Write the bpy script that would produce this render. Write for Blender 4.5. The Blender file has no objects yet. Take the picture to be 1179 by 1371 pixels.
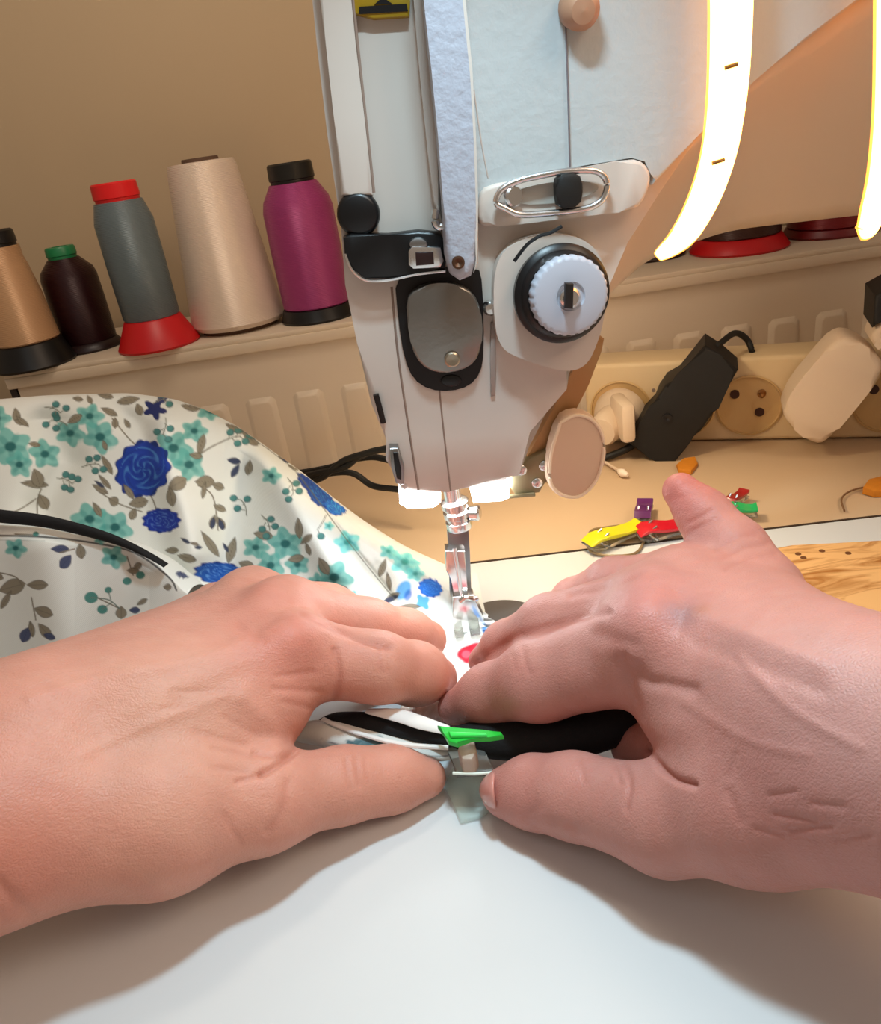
import bpy, bmesh, math, random
import numpy as np
from mathutils import Vector, Matrix

random.seed(7); rng = np.random.default_rng(11)
C = bpy.context.scene.collection
sc = bpy.context.scene

# ------------------------------------------------------------------ camera, world, lights, exposure
F_PX = 1052.0; PITCH = math.radians(25.4); ROLL = math.radians(8.7); EYE = Vector((0, 0, 0.2))
R0 = Vector((1, 0, 0)); U0 = Vector((0, math.sin(PITCH), math.cos(PITCH))); FW = Vector((0, math.cos(PITCH), -math.sin(PITCH)))
cam_d = bpy.data.cameras.new('camera'); cam = bpy.data.objects.new('camera', cam_d); C.objects.link(cam)
cx_ = R0 * math.cos(ROLL) - U0 * math.sin(ROLL); cy_ = R0 * math.sin(ROLL) + U0 * math.cos(ROLL)
m = Matrix((cx_, cy_, -FW)).transposed().to_4x4(); m.translation = EYE
cam.matrix_world = m
cam_d.sensor_fit = 'HORIZONTAL'; cam_d.sensor_width = 36; cam_d.lens = 36 * F_PX / 1179
cam_d.clip_start = 0.01; cam_d.clip_end = 50
sc.camera = cam
sc.view_settings.view_transform = 'Standard'; sc.view_settings.look = 'None'
sc.view_settings.gamma = 1; sc.view_settings.use_curve_mapping = False
sc.view_settings.exposure = 0.10

world = bpy.data.worlds.new('room'); sc.world = world; world.use_nodes = True
bg = world.node_tree.nodes['Background']; bg.inputs[0].default_value = (0.72, 0.55, 0.41, 1); bg.inputs[1].default_value = 0.34

def area(name, loc, target, size, power, col, sy=None):
    l = bpy.data.lights.new(name, 'AREA'); l.size = size; l.energy = power; l.color = col
    if sy: l.shape = 'RECTANGLE'; l.size_y = sy
    o = bpy.data.objects.new(name, l); C.objects.link(o); o.location = loc
    o.rotation_euler = (Vector(target) - Vector(loc)).to_track_quat('-Z', 'Y').to_euler()
    return o
area('window_light', (-0.15, -0.35, 0.85), (0.05, 0.27, 0.16), 0.35, 0.45, (0.75, 0.91, 1.0))
area('machine_top_lamp', (0.035, 0.205, 0.315), (0.02, 0.03, 0.10), 0.03, 0.80, (0.62, 0.87, 1.0))
area('room_lamp', (0.55, -0.15, 0.75), (0.05, 0.25, 0.05), 0.35, 2.7, (1.0, 0.74, 0.54))
area('added_spool_fill', (-0.10, 0.34, 0.55), (-0.14, 0.62, 0.10), 0.10, 0.55, (1.0, 0.84, 0.68))  # added lamp out of view, brightens the radiator and spools
area('added_needle_fill', (0.060, 0.366, 0.150), (0.07, 0.30, 0.0), 0.03, 0.24, (1.0, 0.80, 0.52))  # added warm fill hidden behind the head, brightens the table by the needle

# ------------------------------------------------------------------ helpers
def lin(h):
    h = h.lstrip('#'); v = [int(h[i:i+2], 16) / 255 for i in (0, 2, 4)]
    return tuple(c / 12.92 if c <= 0.04045 else ((c + 0.055) / 1.055) ** 2.4 for c in v)

def ray(px, py):
    dx, dy = px - 589.5, py - 685.5
    a = dx * math.cos(ROLL) - dy * math.sin(ROLL); b = dx * math.sin(ROLL) + dy * math.cos(ROLL)
    return Vector((a, F_PX * math.cos(PITCH) - b * math.sin(PITCH), -F_PX * math.sin(PITCH) - b * math.cos(PITCH)))
def AY(px, py, Y):                       # point of the place at distance Y into the room
    v = ray(px, py); return EYE + v * (Y / v.y)
def AZ(px, py, z):                       # point of the place at height z above the table
    v = ray(px, py); return EYE + v * ((z - EYE.z) / v.z)

MATS = {}
def mat(name, col, rough=0.5, metal=0.0, noise=0.0, nscale=60, bump=0.0, bscale=200, sss=0, emis=None, estr=0, coat=0, trans=0, ior=1.45, alpha=1, wave=None, attr=None, col2=None):
    if name in MATS: return MATS[name]
    M = bpy.data.materials.new(name); M.use_nodes = True; nt = M.node_tree; b = nt.nodes['Principled BSDF']
    c = lin(col) if isinstance(col, str) else col
    b.inputs['Base Color'].default_value = (*c, 1); b.inputs['Roughness'].default_value = rough; b.inputs['Metallic'].default_value = metal
    b.inputs['Coat Weight'].default_value = coat; b.inputs['Transmission Weight'].default_value = trans; b.inputs['IOR'].default_value = ior; b.inputs['Alpha'].default_value = alpha
    if sss:
        b.inputs['Subsurface Weight'].default_value = sss; b.inputs['Subsurface Radius'].default_value = (1, .35, .2); b.inputs['Subsurface Scale'].default_value = 0.004
    if emis: b.inputs['Emission Color'].default_value = (*lin(emis), 1); b.inputs['Emission Strength'].default_value = estr
    tc = nt.nodes.new('ShaderNodeTexCoord')
    src = None
    if attr:
        a = nt.nodes.new('ShaderNodeAttribute'); a.attribute_name = attr; src = a.outputs['Color']; nt.links.new(src, b.inputs['Base Color'])
    if noise:
        n = nt.nodes.new('ShaderNodeTexNoise'); n.inputs['Scale'].default_value = nscale; n.inputs['Detail'].default_value = 4
        nt.links.new(tc.outputs['Object'], n.inputs['Vector'])
        mx = nt.nodes.new('ShaderNodeMix'); mx.data_type = 'RGBA'
        mx.inputs['A'].default_value = (*c, 1)
        d = lin(col2) if col2 else tuple(v * (1 - noise) for v in c)
        mx.inputs['B'].default_value = (*d, 1)
        nt.links.new(n.outputs['Fac'], mx.inputs['Factor']); nt.links.new(mx.outputs['Result'], b.inputs['Base Color'])
        if attr:
            mx.blend_type = 'MULTIPLY'; mx.inputs['B'].default_value = (1 - noise, 1 - noise, 1 - noise, 1); nt.links.new(src, mx.inputs['A'])
    if wave:                             # (scale, strength, axis): fine wound-thread or woven ridges
        w = nt.nodes.new('ShaderNodeTexWave'); w.wave_type = 'BANDS'; w.bands_direction = wave[2]; w.inputs['Scale'].default_value = wave[0]
        w.inputs['Distortion'].default_value = 0.6
        nt.links.new(tc.outputs['Object'], w.inputs['Vector'])
        bp = nt.nodes.new('ShaderNodeBump'); bp.inputs['Strength'].default_value = wave[1]; bp.inputs['Distance'].default_value = 0.0004
        nt.links.new(w.outputs['Fac'], bp.inputs['Height']); nt.links.new(bp.outputs['Normal'], b.inputs['Normal'])
    elif bump:
        n2 = nt.nodes.new('ShaderNodeTexNoise'); n2.inputs['Scale'].default_value = bscale; n2.inputs['Detail'].default_value = 3
        nt.links.new(tc.outputs['Object'], n2.inputs['Vector'])
        bp = nt.nodes.new('ShaderNodeBump'); bp.inputs['Strength'].default_value = bump; bp.inputs['Distance'].default_value = 0.0006
        nt.links.new(n2.outputs['Fac'], bp.inputs['Height']); nt.links.new(bp.outputs['Normal'], b.inputs['Normal'])
    MATS[name] = M; return M

def wloc(o):
    v = Vector((0, 0, 0))
    while o is not None: v += o.location; o = o.parent
    return v
def tag(o, label=None, cat=None, group=None, kind=None):
    if label: o['label'] = label
    if cat: o['category'] = cat
    if group: o['group'] = group
    if kind: o['kind'] = kind
    return o
def thing(name, loc, label, cat, group=None, rotz=0):
    o = bpy.data.objects.new(name, None); C.objects.link(o); o.location = loc; o.rotation_euler = (0, 0, rotz); o.empty_display_size = 0.02
    return tag(o, label, cat, group)
def link(name, me, M, parent=None, local=False, smooth=True, label=None):
    """verts of me are in world space unless local; they are moved relative to the parent (or to the object's own base)"""
    o = bpy.data.objects.new(name, me); C.objects.link(o); me.materials.append(M)
    if parent is not None:
        o.parent = parent
        if not local: me.transform(Matrix.Translation(-wloc(parent)))
    else:
        n = len(me.vertices); co = np.empty(n * 3, np.float32); me.vertices.foreach_get('co', co); co = co.reshape(-1, 3)
        base = Vector((float(co[:, 0].mean()), float(co[:, 1].mean()), float(co[:, 2].min())))
        me.transform(Matrix.Translation(-base)); o.location = base
    if smooth:
        me.shade_smooth()
        if smooth != 'all': me.set_sharp_from_angle(angle=math.radians(38))
    if label: o['label'] = label
    return o
def mesh(vs, fs):
    me = bpy.data.meshes.new('m'); me.from_pydata([tuple(v) for v in vs], [], fs); me.update(); return me
def bm_mesh(bm):
    bmesh.ops.recalc_face_normals(bm, faces=bm.faces)
    me = bpy.data.meshes.new('m'); bm.to_mesh(me); bm.free(); return me
def chaikin(p, n=2):
    for _ in range(n):
        q = []
        for i in range(len(p)):
            a = p[i]; b = p[(i + 1) % len(p)]
            q += [tuple(a[k] * .75 + b[k] * .25 for k in range(len(a))), tuple(a[k] * .25 + b[k] * .75 for k in range(len(a)))]
        p = q
    return p
def prism_pts(front, back, bev=0.0, seg=2):
    bm = bmesh.new(); n = len(front)
    a = [bm.verts.new(v) for v in front]; b = [bm.verts.new(v) for v in back]
    ff = bm.faces.new(a); bm.faces.new(b[::-1])
    for i in range(n): bm.faces.new((a[i], b[i], b[(i + 1) % n], a[(i + 1) % n]))
    if bev:
        bmesh.ops.bevel(bm, geom=[e for e in ff.edges], offset=bev, segments=seg, affect='EDGES', profile=0.5, clamp_overlap=True)
    bmesh.ops.triangulate(bm, faces=[f for f in bm.faces if len(f.verts) > 4])
    return bm_mesh(bm)
def pp(poly, Yf, Yb, bev=0.0, seg=2, sm=0):
    """a plate standing in the place: outline on the upright plane Yf, running straight back to Yb"""
    if sm: poly = chaikin(poly, sm)
    f = [AY(x, y, Yf) for x, y in poly]
    return prism_pts(f, [Vector((v.x, Yb, v.z)) for v in f], bev, seg)
def ell(cx, cy, rx, ry, n=40, rot=0):
    r = math.radians(rot); o = []
    for i in range(n):
        t = 2 * math.pi * i / n; x = rx * math.cos(t); y = ry * math.sin(t)
        o.append((cx + x * math.cos(r) - y * math.sin(r), cy + x * math.sin(r) + y * math.cos(r)))
    return o
def box_me(x0, x1, y0, y1, z0, z1, bev=0, seg=2):
    bm = bmesh.new(); bmesh.ops.create_cube(bm, size=1)
    for v in bm.verts: v.co = Vector(((x0 + x1) / 2 + v.co.x * (x1 - x0), (y0 + y1) / 2 + v.co.y * (y1 - y0), (z0 + z1) / 2 + v.co.z * (z1 - z0)))
    if bev: bmesh.ops.bevel(bm, geom=bm.edges[:], offset=bev, segments=seg, affect='EDGES', profile=0.5)
    return bm_mesh(bm)
def lathe_me(prof, base, axis=(0, 0, 1), n=40, knurl=None):
    """prof: (radius, height) list along axis; closed at both ends"""
    ax = Vector(axis).normalized(); t = Vector((1, 0, 0)) if abs(ax.x) < .8 else Vector((0, 1, 0))
    u = ax.cross(t).normalized(); w = ax.cross(u); base = Vector(base); vs = []; fs = []
    for k, (r, h) in enumerate(prof):
        for i in range(n):
            a = 2 * math.pi * i / n; rr = r
            if knurl and k in knurl[0]: rr = r * (1 + knurl[2] * (1 if math.cos(a * knurl[1]) > 0 else -1))
            vs.append(base + ax * h + (u * math.cos(a) + w * math.sin(a)) * rr)
    for k in range(len(prof) - 1):
        for i in range(n): fs.append((k * n + i, k * n + (i + 1) % n, (k + 1) * n + (i + 1) % n, (k + 1) * n + i))
    fs.append(tuple(range(n))[::-1]); fs.append(tuple((len(prof) - 1) * n + i for i in range(n)))
    bm = bmesh.new(); bm.from_mesh(mesh(vs, fs)); return bm_mesh(bm)
def smooth_path(p, n=6):
    p = [Vector(q) for q in p]
    if len(p) < 3: return p
    o = []
    for i in range(len(p) - 1):
        a = p[max(i - 1, 0)]; b = p[i]; c = p[i + 1]; d = p[min(i + 2, len(p) - 1)]
        for k in range(n):
            t = k / n
            o.append(.5 * ((2 * b) + (c - a) * t + (2 * a - 5 * b + 4 * c - d) * t * t + (3 * b - a - 3 * c + d) * t ** 3))
    o.append(p[-1]); return o
def tube_me(path, r, n=10, smooth=6, r2=None, side=(0, 0, 1)):
    """sweep; r scalar or list per input point; r2 = radius across 'side' (flat ribbons)"""
    P = smooth_path(path, smooth) if smooth else [Vector(q) for q in path]
    m_ = len(P); R = [r] * len(path) if not hasattr(r, '__len__') else list(r); R2 = R if r2 is None else ([r2] * len(path) if not hasattr(r2, '__len__') else list(r2))
    f = lambda L, i: float(np.interp(i / (m_ - 1) * (len(L) - 1), range(len(L)), L))
    vs = []; fs = []; S = Vector(side)
    for i, p in enumerate(P):
        T = (P[min(i + 1, m_ - 1)] - P[max(i - 1, 0)]).normalized()
        a = T.cross(S)
        a = a.normalized() if a.length > 1e-4 else T.orthogonal().normalized()
        b = a.cross(T)
        for k in range(n):
            t = 2 * math.pi * k / n; vs.append(p + a * math.cos(t) * f(R2, i) + b * math.sin(t) * f(R, i))
    for i in range(m_ - 1):
        for k in range(n): fs.append((i * n + k, i * n + (k + 1) % n, (i + 1) * n + (k + 1) % n, (i + 1) * n + k))
    fs.append(tuple(range(n))[::-1]); fs.append(tuple((m_ - 1) * n + k for k in range(n)))
    bm = bmesh.new(); bm.from_mesh(mesh(vs, fs)); return bm_mesh(bm)
def join_me(mes):
    bm = bmesh.new()
    for q in mes: bm.from_mesh(q)
    return bm_mesh(bm)
def grid_me(P, thick_dir=None, thick=0):
    """P: (rows, cols, 3) array -> sheet; with thickness if asked (closed shell)"""
    r, c, _ = P.shape; idx = np.arange(r * c).reshape(r, c)
    q = np.stack([idx[:-1, :-1], idx[:-1, 1:], idx[1:, 1:], idx[1:, :-1]], -1).reshape(-1, 4)
    V = P.reshape(-1, 3)
    if thick:
        V2 = V + np.array(thick_dir) * thick; off = r * c
        loop = np.concatenate([idx[0, :], idx[1:, -1], idx[-1, -2::-1], idx[-2:0:-1, 0]])
        nx = np.roll(loop, -1); side = np.stack([nx, loop, loop + off, nx + off], -1)
        q = np.concatenate([q, q[:, ::-1] + off, side]); V = np.concatenate([V, V2])
    me = bpy.data.meshes.new('m'); me.vertices.add(len(V)); me.vertices.foreach_set('co', V.astype(np.float32).ravel())
    me.loops.add(len(q) * 4); me.loops.foreach_set('vertex_index', q.astype(np.int32).ravel())
    me.polygons.add(len(q)); me.polygons.foreach_set('loop_start', (np.arange(len(q)) * 4).astype(np.int32))
    me.update(calc_edges=True); me.validate(); return me
def set_cols(me, cols, name='print'):
    a = me.color_attributes.new(name, 'FLOAT_COLOR', 'POINT'); n = len(me.vertices)
    full = np.ones((n, 4), np.float32); full[:, :3] = cols[:n] if len(cols) >= n else np.concatenate([cols, cols])[:n]
    a.data.foreach_set('color', full.ravel())

# materials
M_wall = mat('painted_wall', '#bda788', .85, noise=.10, nscale=4, bump=.2, bscale=90)
M_rad = mat('radiator_enamel', '#dccbb4', .4, noise=.05, nscale=10)
M_desk = mat('desk_laminate', '#ccb08e', .42, noise=.08, nscale=14)
M_bed = mat('white_laminate', '#dfe3e4', .35, noise=.05, nscale=9)
M_seam = mat('dark_joint', '#3a2a1c', .8)
M_cast = mat('machine_enamel', '#b6bfc2', .38, bump=.5, bscale=300)  # cool tone holds the light falling on the arm front
M_castr = mat('machine_enamel_hammered', '#a9adb9', .35, bump=.9, bscale=330)
M_castw = mat('machine_enamel_smooth', '#cbc2b9', .35)  # warm tone holds the bounce light on the lower head
M_cove = mat('machine_cream_enamel', '#d9bfa4', .5)
M_groove = mat('groove_shadow_paint', '#8a766a', .7)
M_black = mat('black_plastic', '#0d0d0f', .35)
M_rubber = mat('black_rubber', '#141312', .55)
M_chrome = mat('polished_steel', '#e2e2e2', .22, 1.0)
M_steel = mat('brushed_steel', '#9a9a9a', .34, 1.0)
M_dark = mat('dark_recess_metal', '#2b2828', .4, .6)
M_knob = mat('grey_white_knob', '#b3b7c3', .4)
M_tan = mat('tan_bracket', '#a87f52', .4, .35)
M_beige = mat('beige_plastic', '#d9bda2', .45)
M_clear = mat('clear_plastic', '#eef3ee', .12, trans=.9, ior=1.3)
M_led = mat('warm_led', '#ffd9a0', .5, emis='#ffb45a', estr=8)
M_ledhalo = mat('led_base_halo', '#e8b060', .5, emis='#ff9a38', estr=1.5)  # orange glow put into the strip base as the LED halo
M_lamp = mat('white_led_lens', '#ffffff', .4, emis='#f4fbff', estr=22)
M_cream = mat('cream_plastic', '#d8bf95', .45)
M_wplug = mat('white_plug_plastic', '#dcc6ac', .45)

# ------------------------------------------------------------------ setting
def struct(name, me, M, smooth=True): return tag(link(name, me, M, smooth=smooth), kind='structure')
struct('wall_back', box_me(-1.6, 1.6, .655, .70, -.75, 1.5), M_wall)
struct('floor', box_me(-1.6, 1.6, -1.2, .70, -.80, -.75), mat('floor_wood', '#6b4c33', .6, noise=.3, nscale=3))

# radiator
rad = thing('radiator', (-.27, .53, -.1), 'cream panel radiator with vertical channels under a row of thread cones', 'radiator')
RX0, RX1 = -.272, .62
link('panel', box_me(RX0, RX1, .532, .548, -.15, .094, .002), M_rad, rad)
link('top_grille', box_me(RX0 - .002, RX1, .529, .648, .0935, .0975, .0012), M_rad, rad)
link('front_lip', box_me(RX0 - .002, RX1, .5285, .5335, .0865, .0940, .0012), M_rad, rad)
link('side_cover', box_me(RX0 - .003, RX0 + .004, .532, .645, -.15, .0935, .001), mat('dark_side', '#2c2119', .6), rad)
ch = prism_pts([Vector(v) for v in [(-.0095, -.0004, -.12), (-.0075, -.0004, .0485), (-.0055, -.0004, .0515), (.0055, -.0004, .0515), (.0075, -.0004, .0485), (.0095, -.0004, -.12)]],
               [Vector(v) for v in [(-.0135, .004, -.12), (-.0115, .004, .0525), (-.0085, .004, .0555), (.0085, .004, .0555), (.0115, .004, .0525), (.0135, .004, -.12)]], .0006)
ch.materials.append(M_rad); ch.shade_smooth(); ch.set_sharp_from_angle(angle=math.radians(30))
x = -.2115
while x < RX1 - .03:
    o = bpy.data.objects.new('channel', ch); C.objects.link(o); o.parent = rad; o.location = Vector((x, .5290, 0)) - rad.location; x += .0333

# table: white sewing top in front, tan desk behind, joint running between
A = AZ(500, 768.5, 0); B = AZ(1179, 690, 0); sl = (B.y - A.y) / (B.x - A.x)
ya = lambda x: A.y + (x - A.x) * sl
def slab(pts, z0, z1, bev): return prism_pts([Vector((x, y, z1)) for x, y in pts], [Vector((x, y, z0)) for x, y in pts], bev)
tab = thing('sewing_table', (0, .1, -.7), 'white sewing table top with cool white laminate under both hands', 'table')
link('tabletop', slab([(-.75, -.35), (.75, -.35), (.75, ya(.75) - .0007), (-.75, ya(-.75) - .0007)], -.03, 0, .0006), M_bed, tab)
for lx in (-.68, .68):
    for ly in (-.28, .2): link('leg', box_me(lx - .02, lx + .02, ly - .02, ly + .02, -.75, -.03, .002), M_steel, tab)
desk = thing('rear_desk', (0, .44, -.7), 'tan laminate desk strip behind the white top, reaching the radiator', 'desk')
link('desktop', slab([(-.75, ya(-.75) + .0007), (.75, ya(.75) + .0007), (.75, .5275), (-.75, .5275)], -.03, -.0004, .0005), M_desk, desk)
link('joint_strip', slab([(-.75, ya(-.75) - .0006), (.75, ya(.75) - .0006), (.75, ya(.75) + .0006), (-.75, ya(-.75) + .0006)], -.028, .00015, 0), M_seam, desk)
for lx in (-.68, .68): link('leg', box_me(lx - .02, lx + .02, .47, .51, -.75, -.03, .002), M_steel, desk)
# round steel hook cover let into the table under the needle, a step proud
hk = lathe_me([(.0205, -.002), (.0205, .0006), (.0195, .0011), (.0, .0011)], AZ(668, 838, 0), n=48)
tag(link('hook_cover', hk, mat('grey_cover', '#6d6a68', .35, .5)), 'round dark grey metal hook cover beside the presser foot', 'cover plate')

# ------------------------------------------------------------------ spools
def spool(name, px, py, label, group, H, rb, rt, rbase, hbase, rcap, hcap, cthread, cbase, ccap, shoulder=.012, Y=None, king=False):
    b = AZ(px, py, .0975) if Y is None else AY(px, py, Y); b.z = .0975
    t = thing(name, b, label, 'thread spool', group)
    tn = 'thread_' + cthread[1:]
    MT = mat(tn, cthread, .33, .22, wave=(420, .5, 'Z'), noise=.14, nscale=30)
    z0 = hbase; z1 = H - hcap
    if king:
        link('thread_winding', lathe_me([(rb * .93, .003), (rb, .006), (rt, H - .004), (rt * .95, H - .001), (rt * .5, H - .0006)], (0, 0, 0), n=56), MT, t, local=True)
        link('cone_core', lathe_me([(rb * .8, 0), (rb * .78, .0035), (rt * .55, H - .002), (rt * .52, H + .0015), (rt * .44, H + .0015), (rt * .42, H - .001)], (0, 0, 0), n=48), mat('card_core', '#5a4334', .8), t, local=True)
    else:
        link('thread_winding', lathe_me([(rb * .94, z0 - .0005), (rb, z0 + .001), ((rb + rt) / 2 * 1.015, (z0 + z1) / 2), (rt, z1 - shoulder), (rt * .93, z1 - shoulder * .6), (rcap * 1.03, z1 + .0003)], (0, 0, 0), n=56), MT, t, local=True)
        link('cone_base', lathe_me([(rbase * .97, 0), (rbase, .0015), (rbase * .97, .003), (rb * 1.02, z0 * .95), (rb * .9, z0 + .0006)], (0, 0, 0), n=56), mat('plastic_' + cbase[1:], cbase, .4), t, local=True)
        link('cap', lathe_me([(rcap * .94, z1 - .001), (rcap * .95, z1 + .002), (rcap, z1 + .0025), (rcap * .97, H - .001), (rcap * .9, H), (rcap * .5, H), (rcap * .48, H - .004)], (0, 0, 0), n=48), mat('plastic_' + ccap[1:], ccap, .4), t, local=True)
    return t
G = 'thread spools on top of the radiator'
spool('thread_spool', 52, 495, 'copper tan thread spool with black base, leftmost on the radiator', G, .087, .0205, .0160, .0265, .0165, .0145, .0105, '#caa078', '#0d0c0c', '#121111', Y=.545)
spool('thread_spool', 128, 478, 'small dark maroon thread spool with a green cap', G, .070, .0185, .0185, .0215, .006, .0100, .008, '#2e0c12', '#1d0a0d', '#1d7a4a', Y=.575)
spool('thread_spool', 217, 470, 'grey thread spool with bright red base and red cap', G, .104, .0185, .0185, .0275, .0195, .0145, .0115, '#6b7a80', '#c31218', '#d8191c', Y=.548)
spool('thread_cone', 325, 447, 'large cream white cone of thread between the grey and magenta spools', G, .109, .0330, .0225, .03, 0, .01, 0, '#e9d6c4', '#5a4334', '#5a4334', Y=.570, king=True)
spool('thread_spool', 430, 434, 'magenta thread spool with black base and cap next to the sewing machine', G, .100, .0232, .0232, .0265, .009, .0150, .0125, '#a03a76', '#0d0c0c', '#15130f', shoulder=.016, Y=.560)
spool('thread_spool', 988, 350, 'brown thread spool on a bright red base behind the light strip', G, .070, .028, .026, .034, .010, .013, .01, '#43261c', '#c4161a', '#c4161a', Y=.575)
spool('thread_spool', 1110, 335, 'dark red thread spool at the right end of the radiator', G, .075, .030, .028, .033, .006, .013, .01, '#7d1216', '#6d1013', '#6d1013', Y=.585)
spool('thread_spool', 866, 362, 'dark brown thread spool half hidden under the machine arm', G, .07, .024, .02, .028, .007, .01, .008, '#33190f', '#2b140d', '#2b140d', Y=.600)

# ------------------------------------------------------------------ sewing machine
mc = thing('sewing_machine', (.03, .31, 0), 'white industrial sewing machine head with silver tension dial above the needle', 'sewing machine')
def mp(name, me, M, parent=mc, smooth=True, label=None): return link(name, me, M, parent, smooth=smooth, label=label)
FY = .279
head = [(405, -150), (412, -60), (424, 60), (438, 180), (456, 300), (462, 381), (478, 460), (497, 545), (517, 590), (528, 612), (536, 662), (600, 659), (676, 650), (684, 632), (720, 583), (748, 515), (768, 495), (788, 463), (810, 395), (840, 325), (872, 250), (935, 180), (1010, 105), (1080, 52), (1150, 0), (1330, -110), (1330, -420), (405, -420)]
mp('casting', pp(head, FY + .004, .345, .0035, 3), M_castw)
# arm runs right to the pillar that carries it, outside the picture
mp('pillar', box_me(.30, .40, .285, .385, 0.0006, .42, .01), M_castw)
# raised hammered front panel right of the lever
front = [(580, -420), (566, -60), (580, 120), (596, 300), (640, 300), (650, 246), (700, 238), (760, 225), (845, 206), (866, 211), (876, 232), (874, 248), (935, 181), (1007, 104), (1078, 50), (1148, -2), (1330, -112), (1330, -420)]
mp('arm_panel', pp(front, FY, FY + .007, .0018, 3), M_cast)
# left face cover with groove
mp('face_cover', pp([(428, -420), (420, -60), (436, 60), (447, 160), (457, 262), (474, 262), (499, 262), (488, 160), (476, 60), (464, -60), (462, -420)], FY - .0006, FY + .006, .0016, 3), M_castw)
mp('channel_rib', pp([(546, -420), (549, -60), (560, 80), (572, 200), (580, 270), (592, 300), (585, 190), (571, 60), (560, -60), (557, -420)], FY, FY + .006, .001), M_castw)
def line_part(name, pts, Y, w, M, parent=mc): return mp(name, tube_me([AY(x, y, Y) for x, y in pts], w, 6, 4), M, parent)
line_part('cover_joint', [(466, -60), (478, 60), (489, 160), (500, 258)], FY + .0010, .0007, M_groove)
line_part('face_joint', [(524, 384), (532, 470), (545, 560), (560, 656)], FY + .0042, .0005, M_groove)
line_part('front_joint', [(588, 522), (594, 580), (603, 657)], FY + .0042, .0004, M_groove)
line_part('thread_line', [(757, 30), (760, 120), (763, 235)], FY - .0009, .00030, mat('grey_thread', '#6f6a70', .7))
line_part('panel_edge', [(634, 120), (644, 190), (653, 238)], FY + .0001, .0003, mat('soft_line', '#b5aca6', .6))
# thread peg at the top edge
mp('thread_peg', lathe_me([(.0052, 0), (.0060, .004), (.0056, .009), (.0035, .0115), (.0, .012)], AY(769, 8, FY + .002), (0, -1, -.25), 24), mat('tan_peg', '#b08468', .5))
# warning plate: yellow with black triangle lower edge
w = mp('warning_label', pp([(470, -40), (474, 18), (500, 25), (548, 22), (549, 2), (545, -40)], FY + .0005, FY + .005, .0005), mat('yellow_label', '#a08010', .45))
link('label_mark', join_me([pp([(480, 19), (546, 15), (544, 5), (481, 9)], FY + .0001, FY + .001), pp([(512, -4), (501, 6), (525, 5)], FY + .0001, FY + .001)]), M_black, w)
# guide plate with long eyelet
mp('guide_plate', pp([(640, 262), (652, 248), (700, 240), (760, 228), (845, 212), (864, 218), (873, 236), (866, 262), (852, 282), (760, 292), (700, 300), (655, 304), (640, 300)], FY - .0022, FY + .006, .0014, 3, 1), M_castw)
ey = [(700, 240), (745, 231), (790, 228), (808, 236), (812, 252), (803, 270), (780, 280), (730, 286), (695, 287), (676, 279)]
eo = mp('thread_eyelet', tube_me([AY(x, y, FY - .0055) for x, y in ey + [(664, 272), (668, 258), (680, 248), (700, 240)]], .0011, 10, 5), M_chrome)
link('eyelet_post', lathe_me([(.0034, 0), (.0034, .0035), (.0028, .0042), (0, .0042)], AY(680, 263, FY - .002), (0.5, -1, 0), 24), M_chrome, eo)
mp('eyelet_slot', pp(ell(740, 258, 62, 14, 30, -7), FY - .0029, FY - .001, .0004), mat('slot_grey', '#aaa69e', .4))
link('felt_pad', pp([(746, 234), (776, 231), (782, 250), (778, 277), (748, 281), (744, 256)], FY - .008, FY - .003, .0012, 2, 1), M_rubber, eo)
# long lever cover
lv = mp('lever_arm', pp([(566, -420), (563, -60), (568, 10), (577, 90), (586, 180), (593, 270), (597, 345), (603, 368), (616, 377), (631, 371), (639, 352), (637, 280), (634, 190), (629, 100), (620, 10), (613, -60), (613, -420)], .2655, .2765, .0028, 4), M_castr)
link('pivot_screw', lathe_me([(.0021, 0), (.0021, .0012), (.0014, .0014), (0, .0006)], AY(613, 351, .2657), (0, -1, 0), 20), mat('rust_screw', '#5a4030', .4, .7), lv)
link('lever_side', pp([(620, -420), (617, -60), (624, 10), (632, 90), (637, 180), (640, 270), (640, 352), (634, 366), (638, 340), (636, 280), (632, 190), (627, 100), (619, 10), (611, -60), (611, -420)], .2660, .278, .0004), M_castw, lv)
# black disc, black plate, clip
mp('black_knob', lathe_me([(.0068, 0), (.0072, .002), (.0066, .0035), (.0055, .0042), (.0, .0042)], AY(480, 286, FY + .003), (0, -1, 0), 36), M_black)
bp_ = mp('black_guard', pp([(459, 318), (470, 313), (520, 314), (560, 309), (590, 312), (600, 335), (596, 362), (560, 366), (520, 374), (488, 374), (470, 360), (461, 340)], FY - .002, FY + .006, .001, 2), M_black)
link('guard_edge', tube_me([AY(x, y, FY - .0022) for x, y in [(462, 340), (471, 361), (489, 375), (520, 375), (560, 367), (596, 363)]], .0005, 8, 4), M_chrome, bp_)
cl_ = mp('spring_clip', pp([(546, 336), (551, 329), (590, 331), (594, 350), (590, 359), (553, 361), (546, 355)], FY - .0045, FY - .001, .0009), M_chrome)
link('clip_window', pp([(556, 338), (580, 337), (581, 354), (557, 356)], FY - .0050, FY - .004, .0003), mat('dark_red_brown', '#2a1512', .4), cl_)
link('clip_tab', pp(ell(560, 327, 13, 9, 20), FY - .004, FY - .001, .001), M_steel, cl_)
# thread take-up hook left of lever
mp('take_up_hook', tube_me([AY(x, y, FY - .002) for x, y in [(584, 280), (582, 296), (588, 304), (597, 300)]], .0014, 10, 4), M_chrome)
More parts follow.
